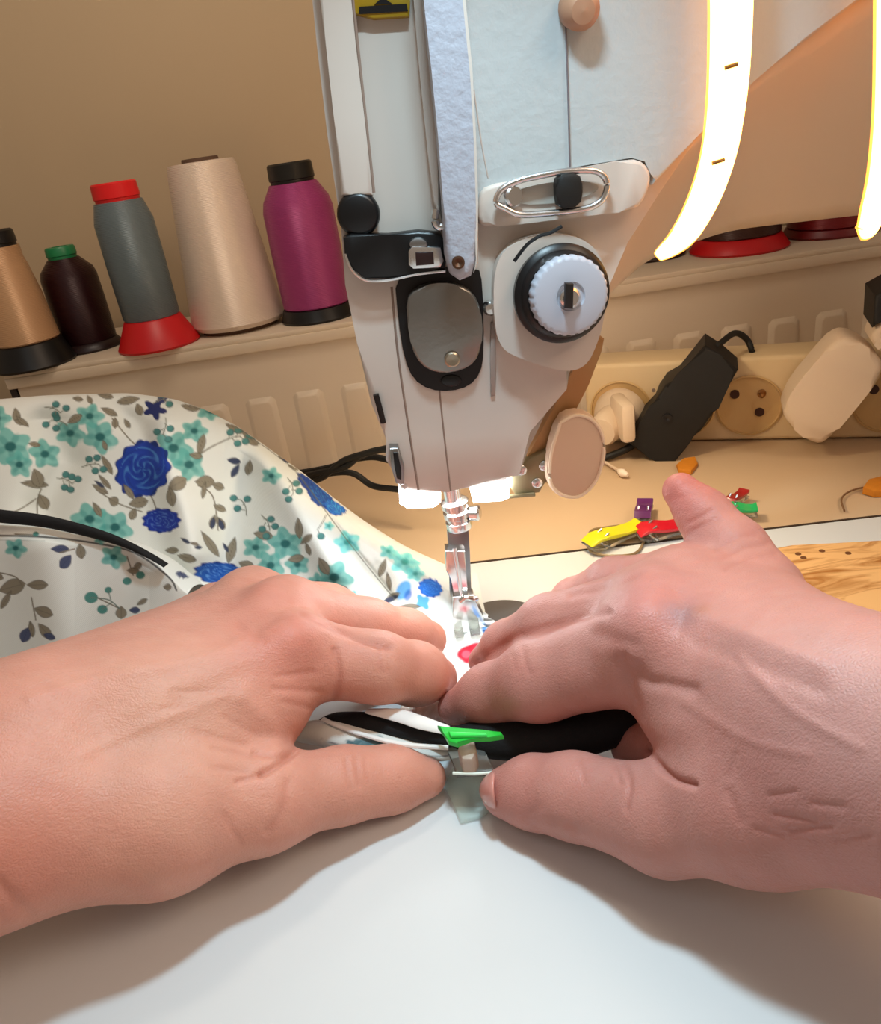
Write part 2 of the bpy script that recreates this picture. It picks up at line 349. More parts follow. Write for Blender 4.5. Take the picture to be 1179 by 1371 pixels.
# recess with oval steel cover
mp('take_up_recess', pp([(528, 372), (560, 360), (640, 356), (646, 380), (648, 470), (643, 500), (628, 517), (603, 524), (575, 522), (553, 508), (541, 480), (533, 430)], FY + .0034, FY + .0055, 0, 2, 1), M_dark)
oc = mp('oval_cover', pp([(543, 402), (556, 386), (580, 379), (604, 379), (626, 386), (640, 402), (646, 430), (645, 465), (636, 486), (618, 497), (594, 501), (572, 496), (556, 480), (547, 450)], FY - .0012, FY + .003, .0010, 3, 1), mat('satin_steel', '#8a8680', .3, .85, bump=.15, bscale=500))
sw = link('cover_screw', lathe_me([(.0028, 0), (.0028, .0008), (.0022, .0012), (0, .0010)], AY(605, 481, FY - .0012), (0, -1, 0), 24), mat('screw_steel', '#a59a88', .3, .9), oc)
mp('recess_notch', pp(ell(604, 510, 14, 8, 20), FY + .0028, FY + .0045, .0004), M_black)
mp('set_screw', lathe_me([(.0026, 0), (.0026, .003), (.0018, .0042), (0, .0044)], AY(655, 411, FY + .003), (0, -1, 0), 24), M_chrome)
mp('lever_slot', pp([(657, 432), (663, 431), (664, 480), (663, 530), (657, 531), (656, 480)], FY + .0030, FY + .0046, .0003), mat('slot_grey2', '#9c9088', .5))
# tension unit: round boss, black ring, knurled dial
bossp = [(655, 345), (690, 318), (740, 306), (790, 318), (822, 350), (832, 395), (822, 440), (806, 468), (796, 488), (778, 500), (750, 500), (700, 484), (662, 470), (655, 420)]
mp('tension_boss', pp([(662, 350), (690, 322), (740, 310), (790, 322), (812, 360), (812, 400), (806, 440), (796, 468), (787, 486), (772, 496), (748, 497), (700, 482), (668, 466), (660, 420)], FY - .003, FY + .008, .0026, 4, 3), M_castw)
ax = (.05, -1, .05)
tn = AY(748, 392, FY - .003)
mp('tension_ring', lathe_me([(.0158, 0), (.0166, .002), (.0166, .0045), (.0150, .006), (.0125, .0066), (.0, .0066)], tn, ax, 60), M_black)
mp('tension_disc', lathe_me([(.0146, .0060), (.0143, .0074), (.0130, .0086), (.0, .0086)], tn, ax, 60), M_dark)
kb = lathe_me([(.0124, 0), (.0128, .0012), (.0128, .0052), (.0122, .0064), (.0112, .0068), (.0048, .0068), (.0044, .0060), (.0, .0060)], AY(757, 394, FY - .0118), ax, 144, ((1, 2), 28, .013))
kd = mp('tension_dial', kb, M_knob)
link('dial_bolt', lathe_me([(.0034, 0), (.0034, .0022), (.0026, .003), (0, .003)], AY(761, 398, FY - .0175), ax, 24), M_chrome, kd)
link('dial_slot', pp([(757, 379), (768, 380), (767, 414), (756, 413)], FY - .0222, FY - .020, .0003), mat('slot_dark', '#1c1715', .4), kd)
mp('check_spring', tube_me([AY(x, y, FY - .008) for x, y in [(752, 303), (736, 312), (722, 316), (705, 328), (688, 350)]], .0006, 8, 5), M_black)
# left side slot near the bottom
sb = mp('side_port', pp([(521, 600), (533, 600), (541, 628), (541, 650), (530, 648), (524, 628)], FY - .0010, FY + .006, .0006), M_steel)
link('port_hole', pp([(526, 606), (532, 606), (537, 628), (537, 643), (531, 641), (528, 626)], FY - .0014, FY + .002, .0003), M_black, sb)
line_part('side_port_mark', [(503, 528), (508, 546), (513, 566)], FY + .003, .0012, M_black)
# lamps under the head
l1 = mp('work_lamp', pp([(534, 657), (590, 652), (590, 674), (580, 681), (545, 682), (535, 676)], .284, .302, .0014, 3), M_lamp)
l2 = mp('work_lamp', pp([(629, 651), (676, 641), (682, 648), (682, 668), (672, 672), (634, 675)], .284, .302, .0014, 3), M_lamp)
# needle bar, clamp, presser foot
NX, NY = AZ(625, 838, 0.0).x - .0005, .3005
nb = lambda px, py: AY(px, py, NY)
mp('needle_bar', lathe_me([(.0036, 0), (.0036, .012)], (nb(606, 668).x, NY, .062), n=24), M_chrome)
c0 = nb(612, 690)
ncl = mp('needle_clamp', join_me([lathe_me([(.0052, -.006), (.0056, -.005), (.0056, -.0025), (.0048, -.002), (.0048, -.0008), (.0058, 0), (.0058, .0022), (.005, .003), (.005, .004), (.0060, .0045), (.0060, .0068), (.0045, .0078)], c0, (-.06, 0, 1), 28)]), M_chrome)
link('clamp_screw', lathe_me([(.0022, 0), (.0022, .002), (.0032, .0022), (.0034, .0058), (.0024, .0066), (0, .0066)], c0 + Vector((.0035, 0, .0005)), (1, -.35, 0), 20), M_chrome, ncl)
def col(pts, Y, dz, bev=.0005): return pp(pts, Y, Y + dz, bev)
mp('presser_bar', col([(598, 706), (627, 706), (629, 740), (631, 796), (603, 800), (601, 740)], NY + .002, .006), M_steel)
pfk = mp('presser_foot', join_me([
    col([(596, 738), (622, 738), (624, 770), (628, 808), (610, 812), (605, 775), (597, 765)], NY - .004, .007),
    col([(606, 800), (634, 797), (648, 828), (648, 848), (612, 852), (606, 832)], NY - .006, .006),
    tube_me([AY(x, y, NY - .0065) for x, y in [(616, 806), (624, 800), (634, 802), (640, 800)]], .0012, 8, 4)]), M_chrome)
toe = lambda x0, x1: box_me(x0, x1, NY - .0175, NY + .004, .0045, .0062, .0006)
fx = NX
link('foot_toe', toe(fx - .0055, fx - .0016), M_clear, pfk); link('foot_toe', toe(fx + .0012, fx + .0058), M_clear, pfk)
mp('needle', lathe_me([(.0009, .04), (.0009, .018), (.0005, .004), (.0001, .001)], (fx, NY - .005, .002), n=12), M_chrome)
# presser-lifter bracket and paddle at right of the head
br = mp('side_bracket', pp([(776, 456), (797, 452), (809, 454), (806, 470), (788, 515), (765, 560), (744, 602), (716, 628), (700, 641), (688, 642), (712, 600), (752, 525), (772, 492)], .293, .299, .0008), M_tan)
link('bracket_plate', join_me([pp([(686, 630), (712, 612), (738, 600), (734, 640), (722, 660), (690, 663), (682, 652)], .290, .296, .0006), tube_me([AY(x, y, .289) for x, y in [(660, 668), (690, 664), (716, 662)]], .0009, 8, 3)]), mat('olive_steel', '#8d8264', .35, .7), br)
for q in [(697, 628), (728, 622), (718, 645), (742, 618)]:
    link('bracket_screw', lathe_me([(.0022, 0), (.0022, .0016), (.0014, .0022), (0, .0022)], AY(*q, .2905), (0, -1, 0), 16), M_chrome, br)
pd = mp('lifter_paddle', pp([(748, 562), (768, 552), (790, 556), (806, 572), (812, 596), (808, 630), (796, 655), (776, 670), (754, 669), (738, 658), (731, 640), (734, 606)], .285, .2915, .0016, 3, 1), M_beige)
link('paddle_rim', tube_me([AY(x, y, .2850) for x, y in [(750, 566), (770, 556), (789, 560), (803, 575), (808, 598), (803, 630), (791, 652), (774, 665), (756, 664), (742, 655), (736, 640), (738, 606), (750, 566)]], .0007, 8, 4), mat('paddle_rim_plastic', '#f0dcc0', .35), pd)
# sloping cream underside of the arm (real casting surface from front edge down and back)
top = [(808, 400, .284), (838, 326, .284), (872, 250, .284), (935, 182, .284), (1010, 107, .284), (1080, 54, .284), (1150, 2, .284), (1330, -108, .284)]
bot = [(813, 397, .300), (838, 373, .32), (872, 347, .345), (930, 324, .37), (985, 308, .395), (1080, 296, .395), (1179, 285, .395), (1330, 268, .395)]
rows = []
for k in range(13):
    t = k / 12; r_ = []
    for a, b in zip(top, bot):
        p = AY(*a).lerp(AY(*b), t); p = p + Vector((0, .5, .866)) * (.006 * math.sin(math.pi * t) * min(1, (AY(*b) - AY(*a)).length / .1)); r_.append(p)
    rows.append(smooth_path(r_, 5))
mp('arm_underside', grid_me(np.array([[tuple(v) for v in r_] for r_ in rows]), (0, .55, .83), .004), M_cove, smooth='all')

# LED light strips
def led_strip(pts, half, label, marks):
    P = [AY(*p) for p in pts]
    t = thing('led_light_strip', P[0], label, 'light strip', 'glowing light strips on the sewing machine arm')
    link('strip_base', tube_me(P, .0009, 12, 8, r2=half, side=(0.05, -1, .1)), M_ledhalo, t)
    Q = smooth_path(P, 8); n = len(Q)
    for k in range(0, n - 9, 9):
        seg = Q[k:k + 10] if k + 18 < n else Q[k:]
        link('led_segment', tube_me([q + Vector((0, -.0012, .0004)) for q in seg], .0012, 10, 0, r2=[h * .95 for h in np.interp([k / n, min(1, (k + len(seg)) / n)], np.linspace(0, 1, len(half)), half)], side=(0.05, -1, .1)), M_led, t)
    for k in marks:
        q = Q[k]; link('solder_mark', tube_me([q + Vector((-.0022, -.0024, .0002)), q + Vector((.0018, -.0024, .0008))], .0006, 8, 0), mat('solder_pad', '#8a5a18', .5), t)
    return t
led_strip([(960, -420, .268), (972, -200, .268), (977, -40, .268), (976, 60, .268), (971, 140, .269), (960, 210, .271), (940, 270, .274), (912, 318, .279), (880, 344, .285)],
          [.0070, .0070, .0070, .0069, .0066, .0060, .0056, .0048, .0020], 'glowing warm light strip hanging left, nearer the tension dial', (27, 41))
led_strip([(1190, -420, .268), (1196, -160, .268), (1194, 0, .268), (1192, 80, .268), (1188, 160, .270), (1180, 230, .273), (1168, 280, .277), (1160, 306, .280), (1148, 312, .282)],
          [.0060, .0060, .0060, .0058, .0056, .0055, .0050, .0045, .0020], 'glowing warm light strip at the right edge of the photo', ())

# ------------------------------------------------------------------ power strip (local frame: x along strip, -y towards the viewer)
TH = math.atan2(-.36, .933)
PO = Vector((.165, .469, 0)); D = Vector((.933, -.36, 0)).normalized(); NRM = Vector((-.36, -.933, 0)).normalized()
ps = thing('power_strip', PO, 'cream power strip with round sockets leaning at the radiator foot', 'power strip', rotz=TH)
bmx = box_me(-.064, .190, 0, .030, .0005, .0545, .003, 3)
link('housing', bmx, M_cream, ps, local=True)
for u in (-.0415, -.0025, .0365, .0750, .1130, .152):
    s = link('socket', lathe_me([(.0190, .0002), (.0195, .0012), (.0185, .0016), (.0178, -.0005), (.0172, -.0004), (.0, -.0002)], (u, 0, .0240), (0, -1, 0), 48), mat('socket_face', '#c9a772', .45), ps, local=True)
    for du, dz in ((-.0085, .0075), (.0062, -.0045)):
        link('pin_hole', lathe_me([(.0028, 0), (.0028, .0009), (0, .0009)], (u + du, 0, .024 + dz), (0, -1, 0), 20), mat('pin_dark', '#3b1a10', .6), s, local=True)
    link('earth_pin', lathe_me([(.0026, 0), (.0026, .001), (.0016, .0015), (.0012, .006), (0, .0068)], (u + .007, 0, .024 + .0075), (0, -1, 0), 16), mat('brass_pin', '#9a6a3a', .35, .7), s, local=True)
link('indicator_screw', lathe_me([(.0012, 0), (.0012, .0006), (0, .0006)], (-.0205, 0, .036), (0, -1, 0), 12), M_groove, ps, local=True)
def SP(px, py, off):        # point on the plane standing 'off' in front of the strip's face
    v = ray(px, py); n = -NRM; t = (n.dot(PO) - off - n.dot(Vector((0, 0, 0)))) / n.dot(Vector((v.x, v.y, 0))); return EYE + v * t
def strip_prism(poly, off0, off1, bev, sm=0):
    if sm: poly = chaikin(poly, sm)
    f = [SP(x, y, off0) for x, y in poly]; return prism_pts(f, [p - NRM * (off0 - off1) for p in f], bev, 3)
ba = thing('plug_adaptor', SP(915, 545, .02), 'black rectangular plug adaptor in the power strip', 'adaptor')
link('body', strip_prism([(943, 462), (965, 476), (988, 496), (976, 516), (957, 545), (953, 556), (938, 578), (918, 592), (897, 630), (866, 612), (838, 592), (858, 562), (874, 545), (879, 532), (890, 516), (908, 506)], .030, .004, .0022), M_rubber, ba)
link('screw_boss', lathe_me([(.003, 0), (.003, .0008), (.0016, .001), (0, .0002)], SP(893, 560, .0302), tuple(NRM), 20), M_black, ba)
link('plug_base', lathe_me([(.0165, -.0), (.0165, .006), (0, .006)], SP(915, 543, .0), tuple(NRM), 36), M_rubber, ba)
link('cable', tube_me([SP(952, 470, .016), SP(966, 458, .010), SP(984, 446, -.006), SP(1000, 455, -.012), SP(1007, 474, -.012), SP(1010, 500, -.034)], .0019, 10), M_rubber, ba)
link('cable', tube_me([SP(852, 592, .022), SP(835, 603, .026), SP(812, 612, .03), SP(790, 620, .03), AZ(760, 630, .006), AZ(700, 640, .003)], .0023, 10), M_rubber, ba)
wa = thing('charger', SP(1115, 530, .02), 'white rounded charger block plugged in right of the empty socket', 'charger')
link('body', strip_prism([(1050, 545), (1062, 520), (1100, 475), (1118, 457), (1135, 452), (1158, 462), (1180, 480), (1182, 500), (1160, 530), (1112, 588), (1098, 597), (1082, 592), (1056, 570), (1048, 556)], .034, .010, .004, 1), M_wplug, wa)
link('side_rim', strip_prism([(1052, 548), (1054, 528), (1098, 468), (1118, 455), (1135, 452), (1158, 462), (1180, 480), (1182, 500), (1160, 530), (1112, 584), (1098, 592), (1082, 588), (1056, 566)], .010, .004, .001, 1), M_cream, wa)
link('plug_base', lathe_me([(.016, 0), (.016, .006), (0, .006)], SP(1090, 537, 0), tuple(NRM), 36), M_wplug, wa)
wb = thing('charger', SP(1195, 450, .03), 'white plug block above the charger at the right edge', 'charger')
link('body', strip_prism([(1163, 452), (1185, 425), (1240, 440), (1240, 470), (1182, 474), (1172, 466)], .034, .012, .003, 1), M_wplug, wb)
link('plug_base', strip_prism([(1190, 460), (1235, 460), (1235, 520), (1200, 520)], .012, .0002, .001, 1), M_wplug, wb)
bt = strip_prism([(1171, 396), (1200, 380), (1240, 380), (1240, 430), (1185, 424), (1168, 440)], .036, .004, .002)
tag(link('plug', bt, M_rubber), 'black plug end standing behind the right edge charger', 'plug')
wp = thing('plug', SP(830, 555, .02), 'round white plug in the leftmost socket behind the paddle', 'plug')
c_ = SP(832, 552, .0)
link('plug_body', lathe_me([(.0170, 0), (.0172, .004), (.0150, .010), (.0110, .014), (.0100, .030), (.0085, .033), (0, .0335)], c_, tuple((NRM + Vector((-.35, 0, -.05))).normalized()), 40), M_wplug, wp)
link('grip', box_me(-.0045, .0045, -.02, .008, -.0125, .0125, .003), M_wplug, wp, local=True)

# cables left of the head, behind it on the desk
CB = [[(395, 652, .45), (430, 640, .43), (458, 618, .42), (490, 607, .41), (528, 598, .40), (560, 592, .39)],
      [(395, 640, .45), (430, 632, .43), (460, 626, .42), (480, 612, .415), (510, 602, .405), (560, 604, .39)],
      [(395, 645, .452), (428, 636, .432), (470, 633, .425), (498, 650, .42), (530, 655, .41), (570, 660, .40)],
      [(395, 634, .455), (440, 626, .436), (470, 616, .43), (500, 612, .42), (530, 618, .41), (570, 622, .40)]]
cb = thing('cable_bundle', AY(430, 634, .43) * 1, 'bundle of thin black cables behind the machine head, left', 'cables'); 
for k, c in enumerate(CB):
    link('cable', tube_me([Vector((p.x, p.y, max(p.z, .0025))) for p in (AY(*q) for q in c)], .0019, 8), M_rubber, cb)

# ------------------------------------------------------------------ small things on the desk
def clip_thing(p, rot, colr, label, name='sewing_clip', tilt=0, L=.024, W=.0085, open_=.25):
    t = thing(name, p, label, 'sewing clip', 'sewing clips scattered on the desk', rotz=rot)
    M = mat('clip_' + colr[1:], colr, .3, coat=.4)
    def jaw(sgn, M_, nm):
        prof = [(-.5, .001), (-.35, .0042), (-.1, .0040), (.15, .0022), (.38, .0020), (.5, .0034), (.5, .0012), (.3, .0006), (0, .0010), (-.3, .0030), (-.48, .0004)]
        f = [Vector((x * L, -W / 2, .0045 + sgn * z * .8)) for x, z in prof]; b = [v + Vector((0, W, 0)) for v in f]
        return link(nm, prism_pts(f, b, .0005), M_, t, local=True)
    jaw(1, M, 'upper_jaw'); jaw(-1, M_clear, 'lower_jaw')
    link('spring', tube_me([(-.15 * L, W * .3, .0088), (-.30 * L, W * .3, .0050), (-.15 * L, W * .3, .0012), (-.15 * L, -W * .3, .0012), (-.30 * L, -W * .3, .0050), (-.15 * L, -W * .3, .0088)], .0006, 8, 4), M_chrome, t, local=True)
    return t
clip_thing(AZ(822, 727, 0.0003), .35, '#d9d21a', 'bright yellow sewing clip at the desk joint, leftmost of the clips', L=.033, W=.010)
clip_thing(AZ(887, 719, 0.0003), .05, '#c31527', 'crimson red sewing clip right of the yellow one', L=.027, W=.011)
clip_thing(AZ(862, 694, 0.0003), 1.2, '#5b2060', 'purple sewing clip with silver spring behind the others', L=.020)
clip_thing(AZ(992, 694, 0.0003), -.3, '#23b060', 'green sewing clip right of the raised little finger', L=.015)
clip_thing(AZ(985, 679, 0.0003), .7, '#9c1d1d', 'dark red sewing clip behind the green clip', L=.018, W=.006)
tag(link('clip_tray', join_me([tube_me([AZ(x, y, .0012) for x, y in [(786, 722), (792, 710), (812, 706), (850, 702), (868, 708), (862, 724), (850, 741), (815, 744), (790, 738), (786, 722)]], .0007, 8, 4)]), mat('tray_edge', '#8a7454', .2, coat=.5)), 'thin clear oval ring lying around the yellow clip', 'ring')
cw = thing('cotton_swab', AZ(818, 625, .002), 'cotton swab with white tip lying by the black adaptor', 'cotton swab')
link('stick', tube_me([AZ(798, 612, .0022), AZ(818, 624, .0022), AZ(830, 631, .0022)], .0009, 8, 2), M_wplug, cw)
link('cotton_tip', tube_me([AZ(828, 630, .0026), AZ(833, 633, .0026), AZ(840, 636, .0026)], [.0012, .0026, .0010], 12, 4), mat('cotton', '#f0e0cc', .9), cw)
M_or = mat('orange_scrap', '#d8861f', .7, noise=.25, nscale=300)
def scrap(poly, label, seed):
    r = random.Random(seed); f = [AZ(x, y, .0012 + r.random() * .003) for x, y in poly]
    me = prism_pts(f, [Vector((p.x, p.y, .0001)) for p in f], .0003); return me
tag(link('paper_scrap', scrap([(905, 622), (915, 613), (930, 611), (934, 620), (925, 630), (908, 628)], '', 1), M_or), 'small orange scrap lying behind the raised little finger', 'scrap')
os_ = thing('thread_scrap', AZ(1175, 652, 0), 'orange scrap with a loose brown thread at the right edge', 'scrap')
link('scrap_body', scrap([(1155, 652), (1163, 641), (1180, 637), (1215, 640), (1212, 656), (1170, 658)], '', 2), M_or, os_)
link('loose_thread', tube_me([AZ(x, y, .0012) for x, y in [(1160, 652), (1145, 655), (1132, 661), (1126, 670), (1130, 684)]], .0005, 8, 5), mat('brown_thread', '#7d5a3a', .8), os_)
# wooden block right, behind the hand
wbk = prism_pts([AZ(x, y, .012) for x, y in [(1020, 735), (1060, 730), (1120, 727), (1190, 723), (1300, 716), (1330, 830), (1200, 835), (1040, 800), (1010, 770)]],
                [AZ(x, y, .012) - Vector((0, 0, .0118)) for x, y in [(1020, 735), (1060, 730), (1120, 727), (1190, 723), (1300, 716), (1330, 830), (1200, 835), (1040, 800), (1010, 770)]], .002)
Mw = mat('light_wood', '#d9a262', .5)
nt = Mw.node_tree; tcn = nt.nodes.new('ShaderNodeTexCoord'); mpn = nt.nodes.new('ShaderNodeMapping'); mpn.inputs['Scale'].default_value = (18, 90, 60)
nz = nt.nodes.new('ShaderNodeTexNoise'); nz.inputs['Scale'].default_value = 1.5; nz.inputs['Detail'].default_value = 5; nz.inputs['Distortion'].default_value = 1.5
cr = nt.nodes.new('ShaderNodeValToRGB'); cr.color_ramp.elements[0].position = .35; cr.color_ramp.elements[0].color = (*lin('#a4682c'), 1); cr.color_ramp.elements[1].position = .55; cr.color_ramp.elements[1].color = (*lin('#e0ad70'), 1)
nt.links.new(tcn.outputs['Object'], mpn.inputs['Vector']); nt.links.new(mpn.outputs['Vector'], nz.inputs['Vector']); nt.links.new(nz.outputs['Fac'], cr.inputs['Fac']); nt.links.new(cr.outputs['Color'], nt.nodes['Principled BSDF'].inputs['Base Color'])
wt = link('wooden_board', wbk, Mw); tag(wt, 'light wooden board with dark knots behind the right hand', 'board')
for q in [(1075, 747), (1100, 738), (1135, 741), (1068, 742)]:
    link('knot', lathe_me([(.0014, 0), (.0012, .0003), (0, .0003)], AZ(*q, .0119), n=12), mat('knot_wood', '#6b3f1c', .7), wt)

# ------------------------------------------------------------------ garment: floral fabric, printed by vertex colour (flat print)
class Print:
    def __init__(s, X, Y, base='#e4e6e0'):
        s.X = X; s.Y = Y; s.c = np.tile(np.array(lin(base), np.float32), X.shape + (1,))
        s.w = np.sin(X * .9 + np.sin(Y * .7) * 2) * np.cos(Y * .8 + np.sin(X * .6))      # print mottling
    def put(s, mask, col, a=1.0):
        c = np.array(lin(col), np.float32); mk = (np.clip(mask, 0, 1) * a)[..., None]; s.c = s.c * (1 - mk) + c * mk
    def blob(s, x, y, rx, ry, col, rot=0, edge=1.2, a=1.0, pet=0, ph=0, amp=.18):
        r = math.radians(rot); dx = s.X - x; dy = s.Y - y
        u = (dx * math.cos(r) + dy * math.sin(r)) / rx; v = (-dx * math.sin(r) + dy * math.cos(r)) / ry
        d = np.sqrt(u * u + v * v); th = np.arctan2(v, u)
        lim = 1 + (amp * np.cos(pet * th + ph) if pet else 0)
        s.put((lim - d) * min(rx, ry) / edge + .5, col, a); return d, th
    def leaf(s, x, y, L, W, rot, col='#8b8270', vein='#5c564a'):
        r = math.radians(rot); dx = s.X - x; dy = s.Y - y
        u = (dx * math.cos(r) + dy * math.sin(r)) / L; v = (-dx * math.sin(r) + dy * math.cos(r)) / W
        lim = np.clip(1 - u * u, 0, 1) ** .9 * (1 + .25 * u)
        mk = (lim - np.abs(v)) * W / 1.1
        s.put(np.where(np.abs(u) < 1, mk + .2, 0), vein, .85); s.put(np.where(np.abs(u) < .93, mk - .8, 0), col)
        s.put(np.where(np.abs(u) < .8, 1 - np.abs(v * W) / .7, 0), vein, .6)
    def line(s, pts, w, col, a=1.0):
        pts = [tuple(q)[:2] for q in smooth_path([(p[0], p[1], 0) for p in pts], 5)]
        d = np.full(s.X.shape, 1e9, np.float32)
        for (x0, y0), (x1, y1) in zip(pts[:-1], pts[1:]):
            vx, vy = x1 - x0, y1 - y0; L = vx * vx + vy * vy + 1e-9
            t = np.clip(((s.X - x0) * vx + (s.Y - y0) * vy) / L, 0, 1)
            d = np.minimum(d, np.hypot(s.X - x0 - t * vx, s.Y - y0 - t * vy))
        s.put((w - d) + .5, col, a)
    def teal(s, x, y, r, rot=0, c1='#62b3ab', c2='#2c8482', c3='#1c5f60'):
        r = r * 1.22; s.blob(x, y, r, r * .85, c1, rot, 2.4, .88, 5, rot, .20); s.blob(x + r * .3, y + r * .2, r * .7, r * .5, '#8cc9c0', rot, 4, .5)
        for k in range(5):
            a = math.radians(rot + 72 * k); s.blob(x + math.cos(a) * r * .5, y + math.sin(a) * r * .42, r * .34, r * .17, c2, rot + 72 * k, 3, .45)
        s.blob(x, y, r * .3, r * .25, c3, 0, 2.5, .95)
    def rose(s, x, y, rx, ry, rot=0, c='#173a9c', hi='#4f8fd0', dk='#12307c'):
        s.blob(x, y, rx, ry, dk, rot, 1.5, 1, 11, .6, .07); d, th = s.blob(x, y, rx * .94, ry * .94, c, rot, 1.5, 1, 9, 0, .07)
        sw = np.sin(5 * th + 4.5 * np.sin(d * 7.5) + .8 * np.sin(2 * th)) * (.75 + .25 * np.cos(d * 22 + 2 * th)); s.put(np.where(d < .86, (sw - .25) * 1.6, 0), hi, .62)
        s.put(np.where(d < .9, (-sw - .6) * 2, 0), dk, .7)
    def berries(s, x, y, rot, n=4, c='#4d8784', L=22):
        r0 = math.radians(rot)
        ex, ey = x + math.cos(r0) * L, y + math.sin(r0) * L; s.line([(x, y), ((x + ex) / 2 + 2, (y + ey) / 2 - 2), (ex, ey)], .7, '#7d7f72')
        for k in range(n):
            t = (k + 1) / n; a = r0 + (1.0 if k % 2 else -1.0); bx = x + (ex - x) * t + math.cos(a) * 10; by = y + (ey - y) * t + math.sin(a) * 10
            s.line([(x + (ex - x) * t, y + (ey - y) * t), (bx, by)], .6, '#7d7f72'); s.blob(bx, by, 5.2, 4.6, '#3d6c6c', 0, 1.2); s.blob(bx - .6, by - .6, 4.0, 3.5, c, 0, 1.2)
    def sprig(s, x, y, rot, n=3, col='#8b8270', L=30, lw=10):
        r0 = math.radians(rot); ex, ey = x + math.cos(r0) * L, y + math.sin(r0) * L; s.line([(x, y), ((x + ex) / 2 + 2, (y + ey) / 2), (ex, ey)], .7, '#7d7565')
        for k in range(n):
            t = (k + .6) / n; a = rot + (38 if k % 2 else -38) * (1 if k < n - 1 else 0)
            s.leaf(x + (ex - x) * t + math.cos(math.radians(a)) * lw, y + (ey - y) * t + math.sin(math.radians(a)) * lw, lw, lw * .42, a, col)

